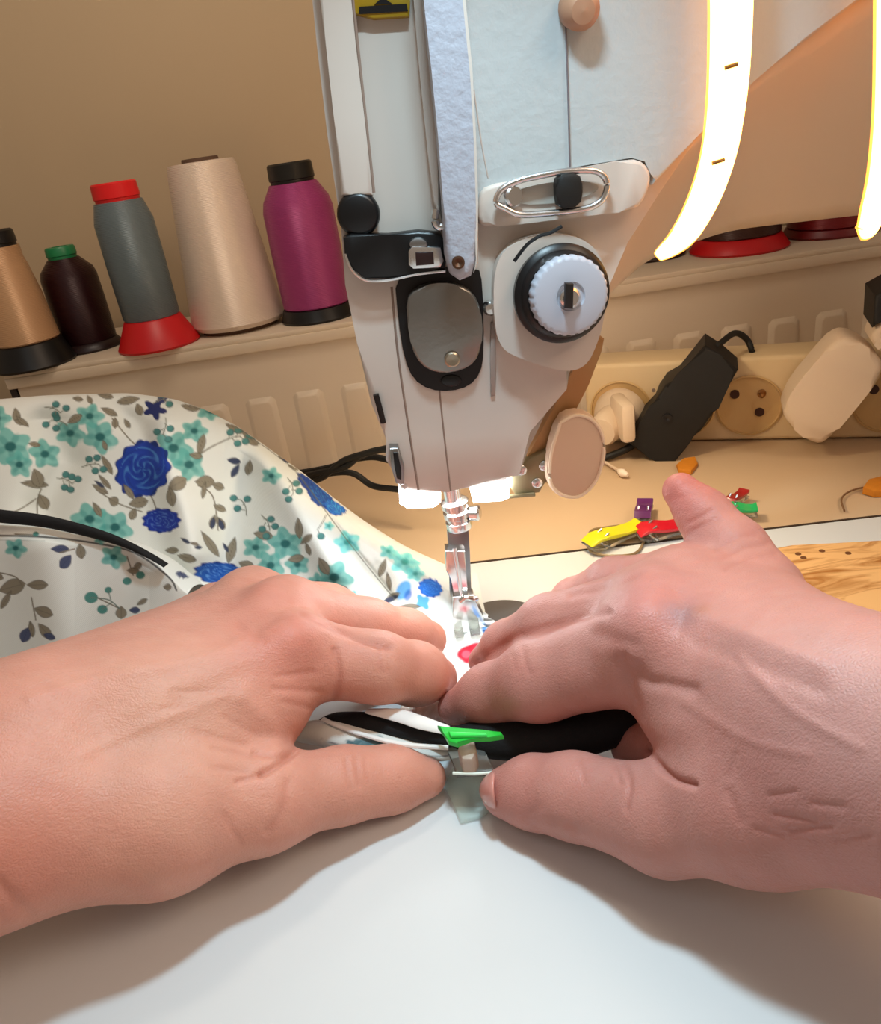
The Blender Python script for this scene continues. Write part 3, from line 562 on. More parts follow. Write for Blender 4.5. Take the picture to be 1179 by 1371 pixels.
def main_print(p):
    T, N = '#8b8270', '#3c4560'
    # stems
    for l in ([(150, 560), (175, 590), (190, 600)], [(265, 650), (285, 665), (292, 710)], [(345, 592), (380, 600), (400, 612)], [(300, 590), (280, 600), (262, 612)], [(135, 660), (160, 675), (190, 685)], [(10, 690), (30, 680), (48, 668)], [(50, 690), (50, 670), (55, 655)], [(196, 655), (205, 670), (210, 685)]): p.line(l, .9, '#7d7565')
    # teal clusters
    for x, y, r, ro in [(120, 557, 14, 0), (94, 580, 15, 20), (134, 585, 18, 40), (-4, 560, 14, 0), (14, 598, 21, 10), (60, 608, 16, 30), (26, 622, 14, 50), (260, 577, 13, 0), (232, 600, 19, 20), (253, 622, 17, 45), (120, 695, 18, 10), (154, 706, 18, 40), (279, 549, 12, 0), (363, 637, 10, 0), (342, 733, 13, 0), (382, 728, 18, 30), (362, 757, 15, 60), (398, 756, 12, 10), (447, 773, 19, 20), (425, 780, 10, 50)]: p.teal(x, y, r, ro)
    for x, y, r, ro in [(465, 726, 13, 10), (440, 704, 5, 0), (472, 798, 6, 0), (542, 752, 15, 0), (556, 768, 9, 0), (520, 738, 9, 0)]: p.teal(x, y, r, ro, '#6fd3cf', '#2fa5b5', '#2a8f8a')
    # blue roses
    p.rose(191, 628, 35, 39, 35); p.rose(216, 697, 25, 16, 0, '#15329a', '#5d86cf'); p.rose(296, 768, 36, 15, 6, '#1c55a8', '#6fa6dd')
    p.blob(207, 548, 13, 11, '#1c2a66', 20, 1.5, 1, 5, 1, .3); p.blob(217, 533, 6, 7, '#2a3570', 0, 1.5)
    p.rose(413, 645, 20, 10, 48, '#1a3f92', '#3f74bb'); p.rose(428, 662, 20, 13, 48, '#1b4a9c', '#3f9ac9'); p.rose(448, 678, 15, 11, 30, '#1f66c2', '#51c0e4')
    p.rose(576, 787, 16, 12, 15, '#2270d6', '#4b9df0', '#1a4cae'); p.blob(540, 790, 9, 14, '#3f9fe0', 30, 3, .9); p.blob(546, 797, 5, 8, '#1f62c0', 20, 3, .8); p.blob(566, 806, 8, 10, '#4aa8ea', -35, 2.5, .95, 4, 0, .2)
    # taupe leaves
    for x, y, L, W, ro in [(104, 534, 8, 4, 10), (120, 535, 7, 4, 60), (140, 529, 13, 5, 15), (172, 536, 17, 6, 170), (186, 548, 9, 6, 70), (146, 551, 13, 5, 25), (154, 566, 8, 5, 90), (170, 567, 8, 4, 60), (100, 561, 12, 6, -30), (22, 556, 11, 6, 80), (28, 566, 10, 4, 200), (30, 564, 12, 4, 40), (46, 595, 9, 4, 10), (140, 596, 8, 4, 70), (143, 622, 16, 5, 60), (46, 648, 20, 6, 5), (50, 640, 14, 9, 70), (58, 672, 12, 8, 60), (134, 655, 13, 5, 30), (140, 645, 14, 4, 50), (152, 671, 8, 7, 30), (185, 673, 14, 8, -10), (178, 688, 9, 6, 110), (172, 658, 13, 5, 55), (130, 682, 12, 5, 60), (237, 648, 15, 10, -30), (229, 665, 14, 7, 80), (274, 645, 14, 9, 0), (273, 656, 13, 4, 100), (292, 651, 9, 6, 20), (269, 596, 16, 6, -75), (262, 610, 10, 5, 10), (255, 545, 14, 6, 10), (294, 680, 10, 5, 25), (285, 698, 10, 5, 110), (296, 700, 10, 5, 60), (281, 728, 22, 6, 55), (310, 736, 19, 7, 105), (260, 728, 7, 3, 15), (230, 737, 10, 5, 0), (250, 747, 14, 6, 15), (330, 757, 12, 7, 20), (400, 707, 15, 6, 85), (410, 722, 11, 5, -40), (412, 735, 10, 4, 70), (352, 716, 14, 7, 10), (396, 748, 12, 6, -10), (433, 758, 14, 7, 60), (458, 790, 12, 7, 30), (316, 573, 16, 7, 20), (335, 588, 14, 6, 40), (376, 608, 10, 5, 45), (390, 622, 8, 5, 30), (333, 626, 11, 6, 100), (512, 760, 14, 5, 110), (524, 800, 13, 5, -30), (520, 778, 14, 4, 80), (548, 812, 16, 4, 0)]: p.leaf(x, y, L, W, ro)
    for x, y, L, W, ro in [(313, 617, 10, 5, 10), (315, 630, 11, 5, 120), (285, 700, 9, 4, 100), (296, 702, 9, 4, 70), (248, 724, 8, 3, 30), (265, 733, 6, 3, 0), (378, 610, 8, 4, 60), (133, 648, 9, 3, 35), (521, 803, 14, 4, -25), (302, 733, 8, 3, 60)]: p.leaf(x, y, L, W, ro, N, '#262d45')
    # berries
    for x, y, ro, n in [(90, 570, 200, 3), (110, 625, -10, 4), (76, 640, 20, 5), (300, 590, -15, 4), (385, 640, 70, 4), (330, 690, -110, 3), (350, 690, 60, 4), (60, 545, 20, 3), (320, 565, 30, 3), (436, 690, 120, 1), (205, 540, -20, 3), (222, 560, 100, 3)]: p.berries(x, y, ro, n)
    # dark crease of the fold, painted as a grey line
    p.line([(300, 556), (345, 590), (385, 620), (412, 652), (440, 690), (470, 730), (500, 768), (528, 802)], .9, '#5d6158', .75)
def front_print(p):
    p.line([(-60, 716), (0, 717), (60, 719), (120, 726), (180, 740), (225, 772), (236, 790)], 1.3, '#4a4c4b', .9)
    p.line([(-60, 722), (0, 723), (60, 724)], .5, '#9aa09a', .6)
    for x, y, r in [(21, 734, 11), (152, 746, 13), (134, 722, 6)]: p.teal(x, y, r, 20)
    for x, y, L, W, ro in [(108, 738, 11, 7, 80), (16, 786, 19, 11, -15), (8, 803, 15, 5, 120), (50, 783, 15, 7, 0), (58, 819, 14, 8, 20), (60, 845, 14, 7, 50), (42, 842, 12, 5, 80), (212, 715, 8, 3, 20), (178, 764, 9, 5, 0), (184, 758, 7, 5, -30), (162, 820, 9, 8, 90), (190, 806, 9, 4, -30), (-8, 770, 14, 7, 20), (224, 786, 6, 5, 0)]: p.leaf(x, y, L, W, ro)
    for x, y, L, W, ro in [(80, 735, 13, 6, 0), (88, 752, 12, 8, 130), (34, 850, 11, 8, 110), (66, 852, 9, 5, 20), (180, 817, 8, 5, 0), (234, 765, 8, 5, 60)]: p.leaf(x, y, L, W, ro, '#4a5270', '#2f3656')
    for l in ([(42, 800), (48, 830)], [(100, 735), (80, 740)], [(170, 745), (178, 770)], [(130, 800), (160, 815)], [(20, 715), (45, 716)], [(-10, 765), (20, 772), (30, 785)]): p.line(l, .9, '#7d7565')
    for q in [(122, 800, 9), (145, 790, 5), (137, 816, 7), (170, 778, 6), (188, 770, 6), (48, 715, 4)]: p.blob(q[0], q[1], q[2], q[2] * .85, '#4f8a82', 0, 1.2)
    p.line([(122, 800), (145, 803), (160, 815)], .8, '#6d7f76'); p.line([(145, 790), (148, 803)], .7, '#6d7f76'); p.line([(137, 816), (150, 806)], .7, '#6d7f76')

M_fab = mat('printed_cotton', '#e4e6e0', .85, attr='print', wave=(900, .25, 'DIAGONAL'))
M_fabp = mat('white_cotton', '#e9e9e6', .85)
M_bind = mat('black_binding', '#0e0e10', .8, bump=.4, bscale=900)
gar = thing('floral_garment', AZ(350, 800, 0), 'white fabric with blue and teal floral print and black binding', 'fabric')

def rays_np(X, Y):
    dx = X - 589.5; dy = Y - 685.5; a = dx * math.cos(ROLL) - dy * math.sin(ROLL); b = dx * math.sin(ROLL) + dy * math.cos(ROLL)
    return np.stack([a, F_PX * math.cos(PITCH) - b * math.sin(PITCH), -F_PX * math.sin(PITCH) - b * math.cos(PITCH)], -1)
def seg_d(X, Y, pts):
    d = np.full(X.shape, 1e9)
    for (x0, y0), (x1, y1) in zip(pts[:-1], pts[1:]):
        vx, vy = x1 - x0, y1 - y0; t = np.clip(((X - x0) * vx + (Y - y0) * vy) / (vx * vx + vy * vy + 1e-9), 0, 1)
        d = np.minimum(d, np.hypot(X - x0 - t * vx, Y - y0 - t * vy))
    return d
def sheet(name, xs, crest, crestY, bottom, zb, folds, printer, step=1.35, power=.62, M=M_fab, back=True):
    x = np.arange(xs[0], xs[1], step); nr = int(330 / step)
    cy = np.interp(x, *zip(*crest)); by = np.interp(x, *zip(*bottom)); cY = np.interp(x, *zip(*crestY))
    ker = np.hanning(31); ker /= ker.sum(); cy = np.convolve(np.pad(cy, 15, 'edge'), ker, 'valid')
    t = np.linspace(0, 1, nr)[:, None]
    X = np.broadcast_to(x, (nr, len(x))).copy(); Yp = cy[None] + (by - cy)[None] * t
    rb = rays_np(x, by); bY = rb[:, 1] * (zb - .2) / rb[:, 2]
    g = t ** power
    Y = cY[None] + (bY - cY)[None] * g
    for pts, w, h in folds: Y = Y - h * np.exp(-(seg_d(X, Yp, pts) / w) ** 2) * np.clip(t * 12, 0, 1)
    v = rays_np(X, Yp); P = v * (Y / v[..., 1])[..., None]; P[..., 2] += .2
    P[..., 2] = np.maximum(P[..., 2], .0012)
    PX, PY = X, Yp
    if back:                              # cloth rolls over the crest and falls to the table behind
        k = 26; top = P[0]; rows = []
        for i in range(k, 0, -1):
            s_ = i / k; q = top.copy(); q[:, 1] += .035 * math.sin(s_ * 1.5) + .004 * s_; q[:, 2] = .0012 + (np.maximum(top[:, 2] - .0012, 0)) * (1 - s_ ** 1.8); q[:, 1] = np.minimum(q[:, 1], .515); rows.append(q)
        P = np.concatenate([np.array(rows), P]); 
        PX = np.concatenate([np.broadcast_to(x, (k, len(x))), X]); PY = np.concatenate([cy[None] - np.arange(k, 0, -1)[:, None] * 3.0, Yp])
    pr = Print(PX, PY); printer(pr)
    me = grid_me(P); set_cols(me, pr.c.reshape(-1, 3)); 
    return link(name, me, M, gar, smooth='all'), P

folds = [([(150, 535), (185, 570), (200, 600)], 16, -.008), ([(225, 560), (215, 600), (245, 680), (260, 740)], 28, .015), ([(330, 640), (320, 700), (300, 760)], 36, -.015),
         ([(450, 760), (400, 680), (360, 620)], 26, .012), ([(300, 556), (345, 590), (412, 652), (470, 730), (528, 802)], 4, -.003), ([(330, 560), (380, 598), (440, 660), (510, 740), (570, 790)], 14, .004),
         ([(60, 560), (90, 620), (60, 680)], 30, -.012), ([(500, 760), (520, 790)], 12, -.004)]
sheet('fabric_panel', (-70, 652),
      [(-70, 541), (0, 535), (60, 530), (170, 527), (230, 535), (270, 549), (310, 570), (345, 595), (400, 636), (440, 672), (480, 706), (540, 752), (590, 784), (620, 806), (652, 832)],
      [(-70, .40), (0, .40), (200, .405), (300, .40), (400, .375), (500, .345), (600, .315), (652, .303)],
      [(-70, 900), (540, 900), (585, 872), (610, 850), (652, 838)], .0035, folds, main_print)
sheet('front_panel', (-70, 252),
      [(-70, 697), (0, 704), (60, 708), (120, 718), (170, 732), (210, 754), (240, 785), (252, 800)],
      [(-70, .30), (0, .300), (100, .302), (200, .296), (252, .285)],
      [(-70, 910), (252, 905)], .012, [([(60, 740), (80, 860)], 40, .006), ([(180, 770), (150, 860)], 25, -.004)], front_print, power=.8)
bp2 = [(-70, 683, .297), (0, 691, .297), (60, 698, .2985), (120, 712, .298), (165, 727, .295), (200, 744, .291), (222, 757, .288)]
link('black_binding', tube_me([AY(*q) for q in bp2], [.0030, .0030, .0028, .0025, .0018, .0010, .0003], 12, 6, r2=.0016), M_bind, gar)

# cloth under the needle, running to the fingers
def needle_print(p):
    p.blob(628, 874, 17, 11, '#d8203a', -35, 2.5, 1, 3, .5, .14); p.blob(624, 876, 6, 5, '#f0667a', 0, 2, .8); p.blob(650, 846, 4, 13, '#3d8fe0', -15, 2, .9); p.blob(604, 905, 9, 5, '#a8cfc9', 20, 3, .5); p.blob(590, 930, 8, 6, '#c9606c', 20, 2, .6); p.blob(570, 938, 6, 4, '#b96c72', 60, 2, .5)
    p.line([(600, 900), (596, 925), (580, 940)], .8, '#5a5a58', .5)
X, Yp = np.meshgrid(np.arange(536, 690, 1.2), np.arange(812, 985, 1.2))
Lx = np.interp(Yp[:, 0], [812, 860, 900, 985], [590, 575, 556, 520]); Rx = np.interp(Yp[:, 0], [812, 835, 850, 870, 900, 985], [640, 664, 668, 662, 640, 640]) + 2.2 * np.sin(np.arange(Yp.shape[0]) * .9)
Xn = Lx[:, None] + (Rx - Lx)[:, None] * np.linspace(0, 1, X.shape[1])[None]
zz = .0030 + .0020 * np.exp(-((Xn - 655) / 8) ** 2) * (1 + np.sin(Yp * .8)) + .006 * np.clip((Yp - 880) / 90, 0, 1) + .0006 * np.sin(Xn * .25 + Yp * .12)
v = rays_np(Xn, Yp); P = v * ((zz - .2) / v[..., 2])[..., None]; P[..., 2] += .2
pr = Print(Xn, Yp, '#f0f2f0'); needle_print(pr); me = grid_me(P); set_cols(me, pr.c.reshape(-1, 3)); link('sewn_edge', me, M_fab, gar, smooth='all')

# folded binding stack held by both hands
def Zt(pts): return [AZ(*q) for q in pts]
link('bound_edge', tube_me(Zt([(425, 972, .017), (450, 966, .018), (500, 969, .019), (550, 977, .019), (600, 986, .018), (640, 990, .016)]), [.0014, .0030, .0037, .0034, .0030, .0024], 14, 6, r2=[.002, .0036, .0044, .004, .004, .003]), M_bind, gar)
link('black_lining', tube_me(Zt([(600, 990, .013), (660, 988, .014), (740, 985, .015), (810, 968, .018), (880, 940, .022), (940, 930, .024)]), [.0030, .0062, .0078, .0070, .0060, .004], 16, 6, r2=[.004, .008, .010, .010, .008, .005]), M_bind, gar)
link('white_facing', tube_me(Zt([(432, 962, .0215), (452, 972, .0215), (490, 985, .0210), (540, 997, .0200), (600, 1001, .018)]), [.0004, .0005, .0006, .0008, .0007], 8, 6, r2=.0009), M_fabp, gar)
def fold_print(p):
    for x, y, r in [(500, 1003, 16), (475, 1000, 10), (530, 1010, 12)]: p.teal(x, y, r, 20, '#2c6672', '#204a5a', '#152f3c')
    p.line([(430, 990), (500, 1010), (600, 1012)], .7, '#7c7c80')
bs = Zt([(405, 980, .014), (440, 982, .0165), (490, 993, .0165), (540, 1003, .015), (590, 1006, .012), (625, 1003, .010)])
me = tube_me(bs, [.0035, .0042, .0036, .0030, .0024, .002], 40, 24, r2=[.004, .0055, .0055, .005, .004, .003])
co = np.empty(len(me.vertices) * 3, np.float32); me.vertices.foreach_get('co', co); co = co.reshape(-1, 3) - np.array([0, 0, .2])
d_ = co @ np.array(FW); a_ = co[:, 0] / d_ * F_PX; b_ = -(co @ np.array(U0)) / d_ * F_PX
pr = Print(589.5 + a_ * math.cos(ROLL) + b_ * math.sin(ROLL), 685.5 - a_ * math.sin(ROLL) + b_ * math.cos(ROLL)); fold_print(pr); set_cols(me, pr.c)
link('folded_hem', me, M_fab, gar, smooth='all')
link('hem_pleat', tube_me(Zt([(490, 952, .0240), (530, 957, .0245), (565, 968, .0235), (600, 978, .0215)]), [.0004, .0012, .0013, .0008], 12, 6, r2=[.001, .003, .003, .002]), M_fabp, gar)

# green sewing clip holding the stack, clear lower jaw towards the viewer
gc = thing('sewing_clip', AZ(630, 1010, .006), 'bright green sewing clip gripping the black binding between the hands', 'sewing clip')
M_green = mat('green_clip', '#19c23c', .3, coat=.4)
def zprism(poly, z0, z1, bev): 
    f = [AZ(x, y, z1) for x, y in poly]; return prism_pts(f, [p - Vector((0, 0, z1 - z0)) for p in f], bev)
link('upper_jaw', zprism([(585, 970), (612, 976), (645, 977), (670, 979), (674, 984), (655, 987), (630, 988), (612, 995), (600, 992), (594, 982)], .0255, .0273, .0005), M_green, gc)
link('jaw_rib', zprism([(600, 979), (650, 981), (652, 984), (603, 985)], .0275, .0285, .0003), mat('green_clip_light', '#3be05a', .3), gc)
link('hinge_pin', zprism([(617, 990), (634, 988), (638, 1005), (632, 1016), (618, 1016), (612, 1002)], .0150, .0215, .001), mat('flesh_hinge', '#b9a596', .4), gc)
link('lower_jaw', zprism([(596, 1000), (612, 996), (646, 998), (662, 1032), (610, 1035), (604, 1014)], .0130, .0150, .0006), M_clear, gc)
link('caustic_shadow', zprism([(604, 1028), (650, 1026), (668, 1075), (640, 1092), (616, 1098), (604, 1070), (594, 1050)], .0006, .0022, .0005), mat('caustic_tint', '#dfeee4', .15, trans=.5, ior=1.2, alpha=.42), gc)  # clear sheet on the table stands in for the clip's caustic shadow
link('grip_edge', tube_me(Zt([(606, 1035, .0155), (635, 1036, .0155), (662, 1034, .0155)]), .0005, 8, 3), mat('clip_edge', '#e8f4ea', .2), gc)

# ------------------------------------------------------------------ hands
class SDF:
    def __init__(s, lo, hi, h=.00075):
        s.lo = np.array(lo, np.float32); s.h = h; n = np.ceil((np.array(hi) - s.lo) / h).astype(int) + 1; s.n = n; s.f = np.full(n, .03, np.float32)
    def sub(s, lo, hi, pad):
        a = np.clip(((np.array(lo) - pad - s.lo) / s.h).astype(int), 0, s.n); b = np.clip(((np.array(hi) + pad - s.lo) / s.h).astype(int) + 2, 0, s.n)
        sl = tuple(slice(a[i], b[i]) for i in range(3)); g = [s.lo[i] + s.h * np.arange(a[i], b[i], dtype=np.float32) for i in range(3)]
        return sl, g
    def cone(s, a, b, ra, rb, k=.006, cut=False):
        a = np.array(a, np.float32); b = np.array(b, np.float32); r = max(ra, rb)
        sl, g = s.sub(np.minimum(a, b) - r, np.maximum(a, b) + r, max(k, .004) + .003)
        x, y, z = np.meshgrid(*g, indexing='ij', sparse=True); v = b - a; L = float(v @ v) + 1e-12
        t = np.clip(((x - a[0]) * v[0] + (y - a[1]) * v[1] + (z - a[2]) * v[2]) / L, 0, 1)
        d = np.sqrt((x - a[0] - t * v[0]) ** 2 + (y - a[1] - t * v[1]) ** 2 + (z - a[2] - t * v[2]) ** 2) - (ra + (rb - ra) * t)
        f = s.f[sl]
        if cut: e = -d; h_ = np.maximum(k - np.abs(f - e), 0) / k; s.f[sl] = np.maximum(f, e) + h_ * h_ * k * .25
        else: h_ = np.maximum(k - np.abs(f - d), 0) / k; s.f[sl] = np.minimum(f, d) - h_ * h_ * k * .25
    def chain(s, pts, rs, k=.004):
        for i in range(len(pts) - 1): s.cone(pts[i], pts[i + 1], rs[i], rs[i + 1], k)
    def mesh(s, sculpt=()):
        f = s.f; ins = f < 0; N = np.array(f.shape) - 1
        acc = np.zeros(tuple(N) + (3,), np.float32); cnt = np.zeros(tuple(N), np.float32)
        def sh(o): return tuple(slice(o[i], o[i] + N[i]) for i in range(3))
        for ax_ in range(3):
            o1, o2 = [i for i in range(3) if i != ax_]
            for u in (0, 1):
                for w_ in (0, 1):
                    o = [0, 0, 0]; o[o1] = u; o[o2] = w_; p = list(o); p[ax_] = 1
                    A_, B_ = f[sh(o)], f[sh(p)]; mk = (A_ < 0) != (B_ < 0); ii = np.nonzero(mk); t = A_[ii] / (A_[ii] - B_[ii])
                    q = np.tile(np.array(o, np.float32), (len(t), 1)); q[:, ax_] = t; acc[ii] += q; cnt[ii] += 1
        ii = np.nonzero(cnt); vid = np.full(tuple(N), -1, np.int64); vid[ii] = np.arange(len(ii[0]))
        V = (np.stack(ii, -1) + acc[ii] / cnt[ii][:, None]) * s.h + s.lo
        Q = []
        for ax_ in range(3):
            o1, o2 = [(1, 2), (2, 0), (0, 1)][ax_]
            A_ = ins.take(range(0, f.shape[ax_] - 1), ax_); B_ = ins.take(range(1, f.shape[ax_]), ax_)
            e = np.stack(np.nonzero(A_ != B_), -1); e = e[(e[:, o1] > 0) & (e[:, o2] > 0) & (e[:, o1] < N[o1]) & (e[:, o2] < N[o2])]
            d1 = np.zeros(3, int); d1[o1] = 1; d2 = np.zeros(3, int); d2[o2] = 1
            q = np.stack([vid[tuple((e - x_).T)] for x_ in (0 * d1, d1, d1 + d2, d2)], -1)
            fl = ins[tuple(e.T)]; q = np.where(fl[:, None], q, q[:, ::-1]); Q.append(q)
        Q = np.concatenate(Q); Q = Q[(Q >= 0).all(1)]
        # laplacian smoothing
        E = np.concatenate([Q[:, [0, 1]], Q[:, [1, 2]], Q[:, [2, 3]], Q[:, [3, 0]]]); E = np.concatenate([E, E[:, ::-1]])
        deg = np.bincount(E[:, 0], minlength=len(V))[:, None]
        for _ in range(5):
            S_ = np.stack([np.bincount(E[:, 0], V[E[:, 1], c], minlength=len(V)) for c in range(3)], -1); V = V * .4 + .6 * S_ / np.maximum(deg, 1)
        # carve folds, wrinkles, veins and knuckles into the skin where they lie on the back of the hand
        n0 = np.cross(V[Q[:, 1]] - V[Q[:, 0]], V[Q[:, 3]] - V[Q[:, 0]]); NR = np.stack([sum(np.bincount(Q[:, j], n0[:, c], minlength=len(V)) for j in range(4)) for c in range(3)], -1)
        NR /= np.linalg.norm(NR, axis=1)[:, None] + 1e-12
        co = V - np.array([0, 0, .2]); dd = co @ np.array(FW); a_ = co[:, 0] / dd * F_PX; b_ = -(co @ np.array(U0)) / dd * F_PX
        px = 589.5 + a_ * math.cos(ROLL) + b_ * math.sin(ROLL); py = 685.5 - a_ * math.sin(ROLL) + b_ * math.cos(ROLL)
        face = np.clip(-(NR * co).sum(1) / np.linalg.norm(co, axis=1) * 2.2, 0, 1); off = np.zeros(len(V)); s.crease = np.zeros(len(V))
        for pts, w_, h_ in sculpt:
            pts = pts if len(pts) > 1 else pts * 2
            if len(pts) > 2: pts = [tuple(q)[:2] for q in smooth_path([(p[0], p[1], 0) for p in pts], 4)]
            g_ = np.exp(-(seg_d(px, py, pts) / w_) ** 2); off += g_ * h_ * .001
            if h_ < 0 and w_ < 9: s.crease = np.maximum(s.crease, g_ * min(1, -h_))
        V = V + NR * (off * face)[:, None]; s.crease *= face
        me = bpy.data.meshes.new('hand'); me.vertices.add(len(V)); me.vertices.foreach_set('co', V.astype(np.float32).ravel())
        me.loops.add(len(Q) * 4); me.loops.foreach_set('vertex_index', Q.astype(np.int32).ravel()); me.polygons.add(len(Q)); me.polygons.foreach_set('loop_start', (np.arange(len(Q)) * 4).astype(np.int32))
        me.update(calc_edges=True); me.validate(); return me, V

def skin_cols(V, base, spots, crease):
    c = np.tile(np.array(lin(base), np.float32), (len(V), 1))
    n = sum(np.sin(V[:, 0] * f1 + 3 * np.sin(V[:, 1] * f2) + V[:, 2] * f3) for f1, f2, f3 in [(210, 160, 190), (340, 290, 260), (530, 410, 480)]) / 3
    red = np.array(lin('#c9695a'), np.float32); c = c * (1 - (.16 * (n[:, None] * .5 + .5))) + red * (.16 * (n[:, None] * .5 + .5))
    w_ = (crease * .35)[:, None]; c = c * (1 - w_) + np.array(lin('#b5604f'), np.float32) * w_
    for p, r, col, a in spots:
        w_ = a * np.exp(-((V - np.array(p)) ** 2).sum(1) / (r * r))[:, None]; c = c * (1 - w_) + np.array(lin(col), np.float32) * w_
    return c
M_skin = mat('skin', '#d9a184', .45, attr='print', sss=.25, noise=.24, nscale=75)
nt = M_skin.node_tree; b = nt.nodes['Principled BSDF']; tcn = nt.nodes.new('ShaderNodeTexCoord')
n1 = nt.nodes.new('ShaderNodeTexVoronoi'); n1.inputs['Scale'].default_value = 1100; n1.feature = 'DISTANCE_TO_EDGE'
n2 = nt.nodes.new('ShaderNodeTexNoise'); n2.inputs['Scale'].default_value = 75; n2.inputs['Detail'].default_value = 6; n2.inputs['Distortion'].default_value = .8
ad = nt.nodes.new('ShaderNodeMath'); ad.operation = 'MULTIPLY_ADD'; ad.inputs[1].default_value = 1.6
nt.links.new(tcn.outputs['Object'], n1.inputs['Vector']); nt.links.new(tcn.outputs['Object'], n2.inputs['Vector'])
nt.links.new(n2.outputs['Fac'], ad.inputs[0]); nt.links.new(n1.outputs['Distance'], ad.inputs[2])
bpn = nt.nodes.new('ShaderNodeBump'); bpn.inputs['Strength'].default_value = .24; bpn.inputs['Distance'].default_value = .0009
mp3 = nt.nodes.new('ShaderNodeMapping'); mp3.inputs['Scale'].default_value = (110, 420, 260); mp3.inputs['Rotation'].default_value = (0, 0, .5)
n3 = nt.nodes.new('ShaderNodeTexNoise'); n3.inputs['Scale'].default_value = 1.6; n3.inputs['Detail'].default_value = 4; n3.inputs['Distortion'].default_value = 1.2
nt.links.new(tcn.outputs['Object'], mp3.inputs['Vector']); nt.links.new(mp3.outputs['Vector'], n3.inputs['Vector'])
ad3 = nt.nodes.new('ShaderNodeMath'); ad3.operation = 'MULTIPLY_ADD'; ad3.inputs[1].default_value = 1.3
nt.links.new(n3.outputs['Fac'], ad3.inputs[0]); nt.links.new(ad.outputs[0], ad3.inputs[2])
nt.links.new(ad3.outputs[0], bpn.inputs['Height']); nt.links.new(bpn.outputs['Normal'], b.inputs['Normal'])
b.inputs['Specular IOR Level'].default_value = .35

Z3 = lambda x, y, z: np.array(AZ(x, y, z))
person = thing('person', (0, .03, 0), 'person seen only as two bare hands guiding floral fabric under the needle', 'person')

# left hand
S = SDF((-.27, .06, -.005), (.02, .285, .115))
Lw = Z3(0, 1062, .052); Lf = Z3(-330, 1150, .062); perp = np.array((.2, .93, .1)) ; perp = perp / np.linalg.norm(perp)
for o, r0, r1 in ((.0150, .0250, .0235), (-.0150, .0250, .0235), (0, .0265, .0255)): S.cone(Lf + perp * o * 1.2, Lw + perp * o, r0, r1, .010)
Li = [Z3(392, 880, .046), Z3(505, 893, .038), Z3(557, 902, .027), Z3(582, 908, .018)]
Lm = [Z3(388, 826, .048), Z3(492, 840, .034), Z3(545, 850, .022), Z3(572, 856, .014)]
Lr = [Z3(345, 808, .044), Z3(440, 815, .030), Z3(500, 838, .018), Z3(530, 848, .011)]
Lp = [Z3(300, 815, .036), Z3(370, 820, .022), Z3(420, 835, .012), Z3(440, 842, .009)]
Lt = [Z3(215, 1088, .034), Z3(350, 1073, .026), Z3(462, 1050, .017), Z3(525, 1043, .0120), Z3(570, 1041, .0090)]
palm0 = Lw + (Z3(220, 990, .055) - Lw) * .25
S.cone(Lw + perp * .010, Li[0], .0235, .0150, .010); S.cone(Lw + perp * .012, Lm[0], .0235, .0140, .010); S.cone(Lw + perp * .016, Lr[0], .0225, .0128, .015); S.cone(Lw + perp * .018, Lp[0], .0210, .0120, .010)
S.cone(Lw - perp * .013, Lt[0], .0240, .0210, .010); S.cone(Lt[0], Z3(320, 965, .038), .020, .0165, .010); S.cone(Z3(200, 960, .050), Z3(345, 930, .042), .022, .0175, .010)
S.chain(Li, [.0145, .0117, .0108, .0085], .005); S.chain(Lm, [.0135, .0108, .0098, .0080], .0045); S.chain(Lr, [.0125, .0102, .0092, .0080], .004); S.chain(Lp, [.0115, .009, .008, .007], .004)
S.chain(Lt, [.0205, .0142, .0108, .0096, .0068], .007)
# knuckles and finger joints
for q, r in ((Z3(385, 868, .0525), .0108), (Z3(378, 815, .0550), .0105), (Z3(332, 797, .050), .0098)): S.cone(q, q, r, r, .008)
# tendons
for q in (Z3(380, 866, .0575), Z3(368, 815, .058), Z3(322, 800, .053)): S.cone(q, Z3(190, 950, .0560), .0036, .0030, .011)
LS = [([(350, 1036), (380, 1018), (406, 994), (420, 980)], 5, -1.5), ([(340, 1008), (372, 1014), (398, 1002)], 4, -.7), ([(318, 1046), (350, 1036)], 4, -.7), ([(385, 1048), (378, 1085), (360, 1112)], 7, -.5),
      ([(262, 980), (330, 998)], 5, -.4), ([(285, 1002), (340, 1012)], 4, -.4), ([(285, 1028), (330, 1032)], 4, -.4), ([(300, 960), (345, 985)], 5, -.3), ([(448, 870), (454, 905), (446, 940)], 5, -.8), ([(404, 822), (440, 836), (480, 856), (520, 866)], 6, -1.0),
      ([(398, 846)], 26, 1.3), ([(350, 802)], 22, 1.2), ([(345, 842), (372, 822), (400, 812)], 9, -.8), ([(372, 905), (420, 900)], 4, -.35), ([(366, 922), (430, 926)], 4, -.4), ([(380, 940), (425, 950)], 4, -.35), ([(505, 862), (510, 900)], 4, -.35), ([(515, 866), (519, 900)], 3, -.25),
      ([(463, 1015), (468, 1055)], 4, -.35), ([(476, 1014), (481, 1052)], 4, -.35), ([(488, 1016), (492, 1046)], 3, -.25), ([(325, 935), (362, 972), (370, 1005)], 14, 1.0), ([(40, 935), (150, 905), (250, 885), (330, 855)], 8, .45), ([(110, 1010), (210, 965), (300, 930)], 8, .4),
      ([(300, 862), (220, 905), (130, 950)], 16, -.5), ([(330, 900), (240, 935)], 14, -.5), ([(230, 925), (300, 925)], 4, -.25), ([(0, 1185), (45, 1235)], 10, -.6), ([(215, 950), (262, 944)], 4, -.25), ([(320, 840), (352, 858)], 6, -.4), ([(300, 1090), (322, 1130)], 5, -.3)]
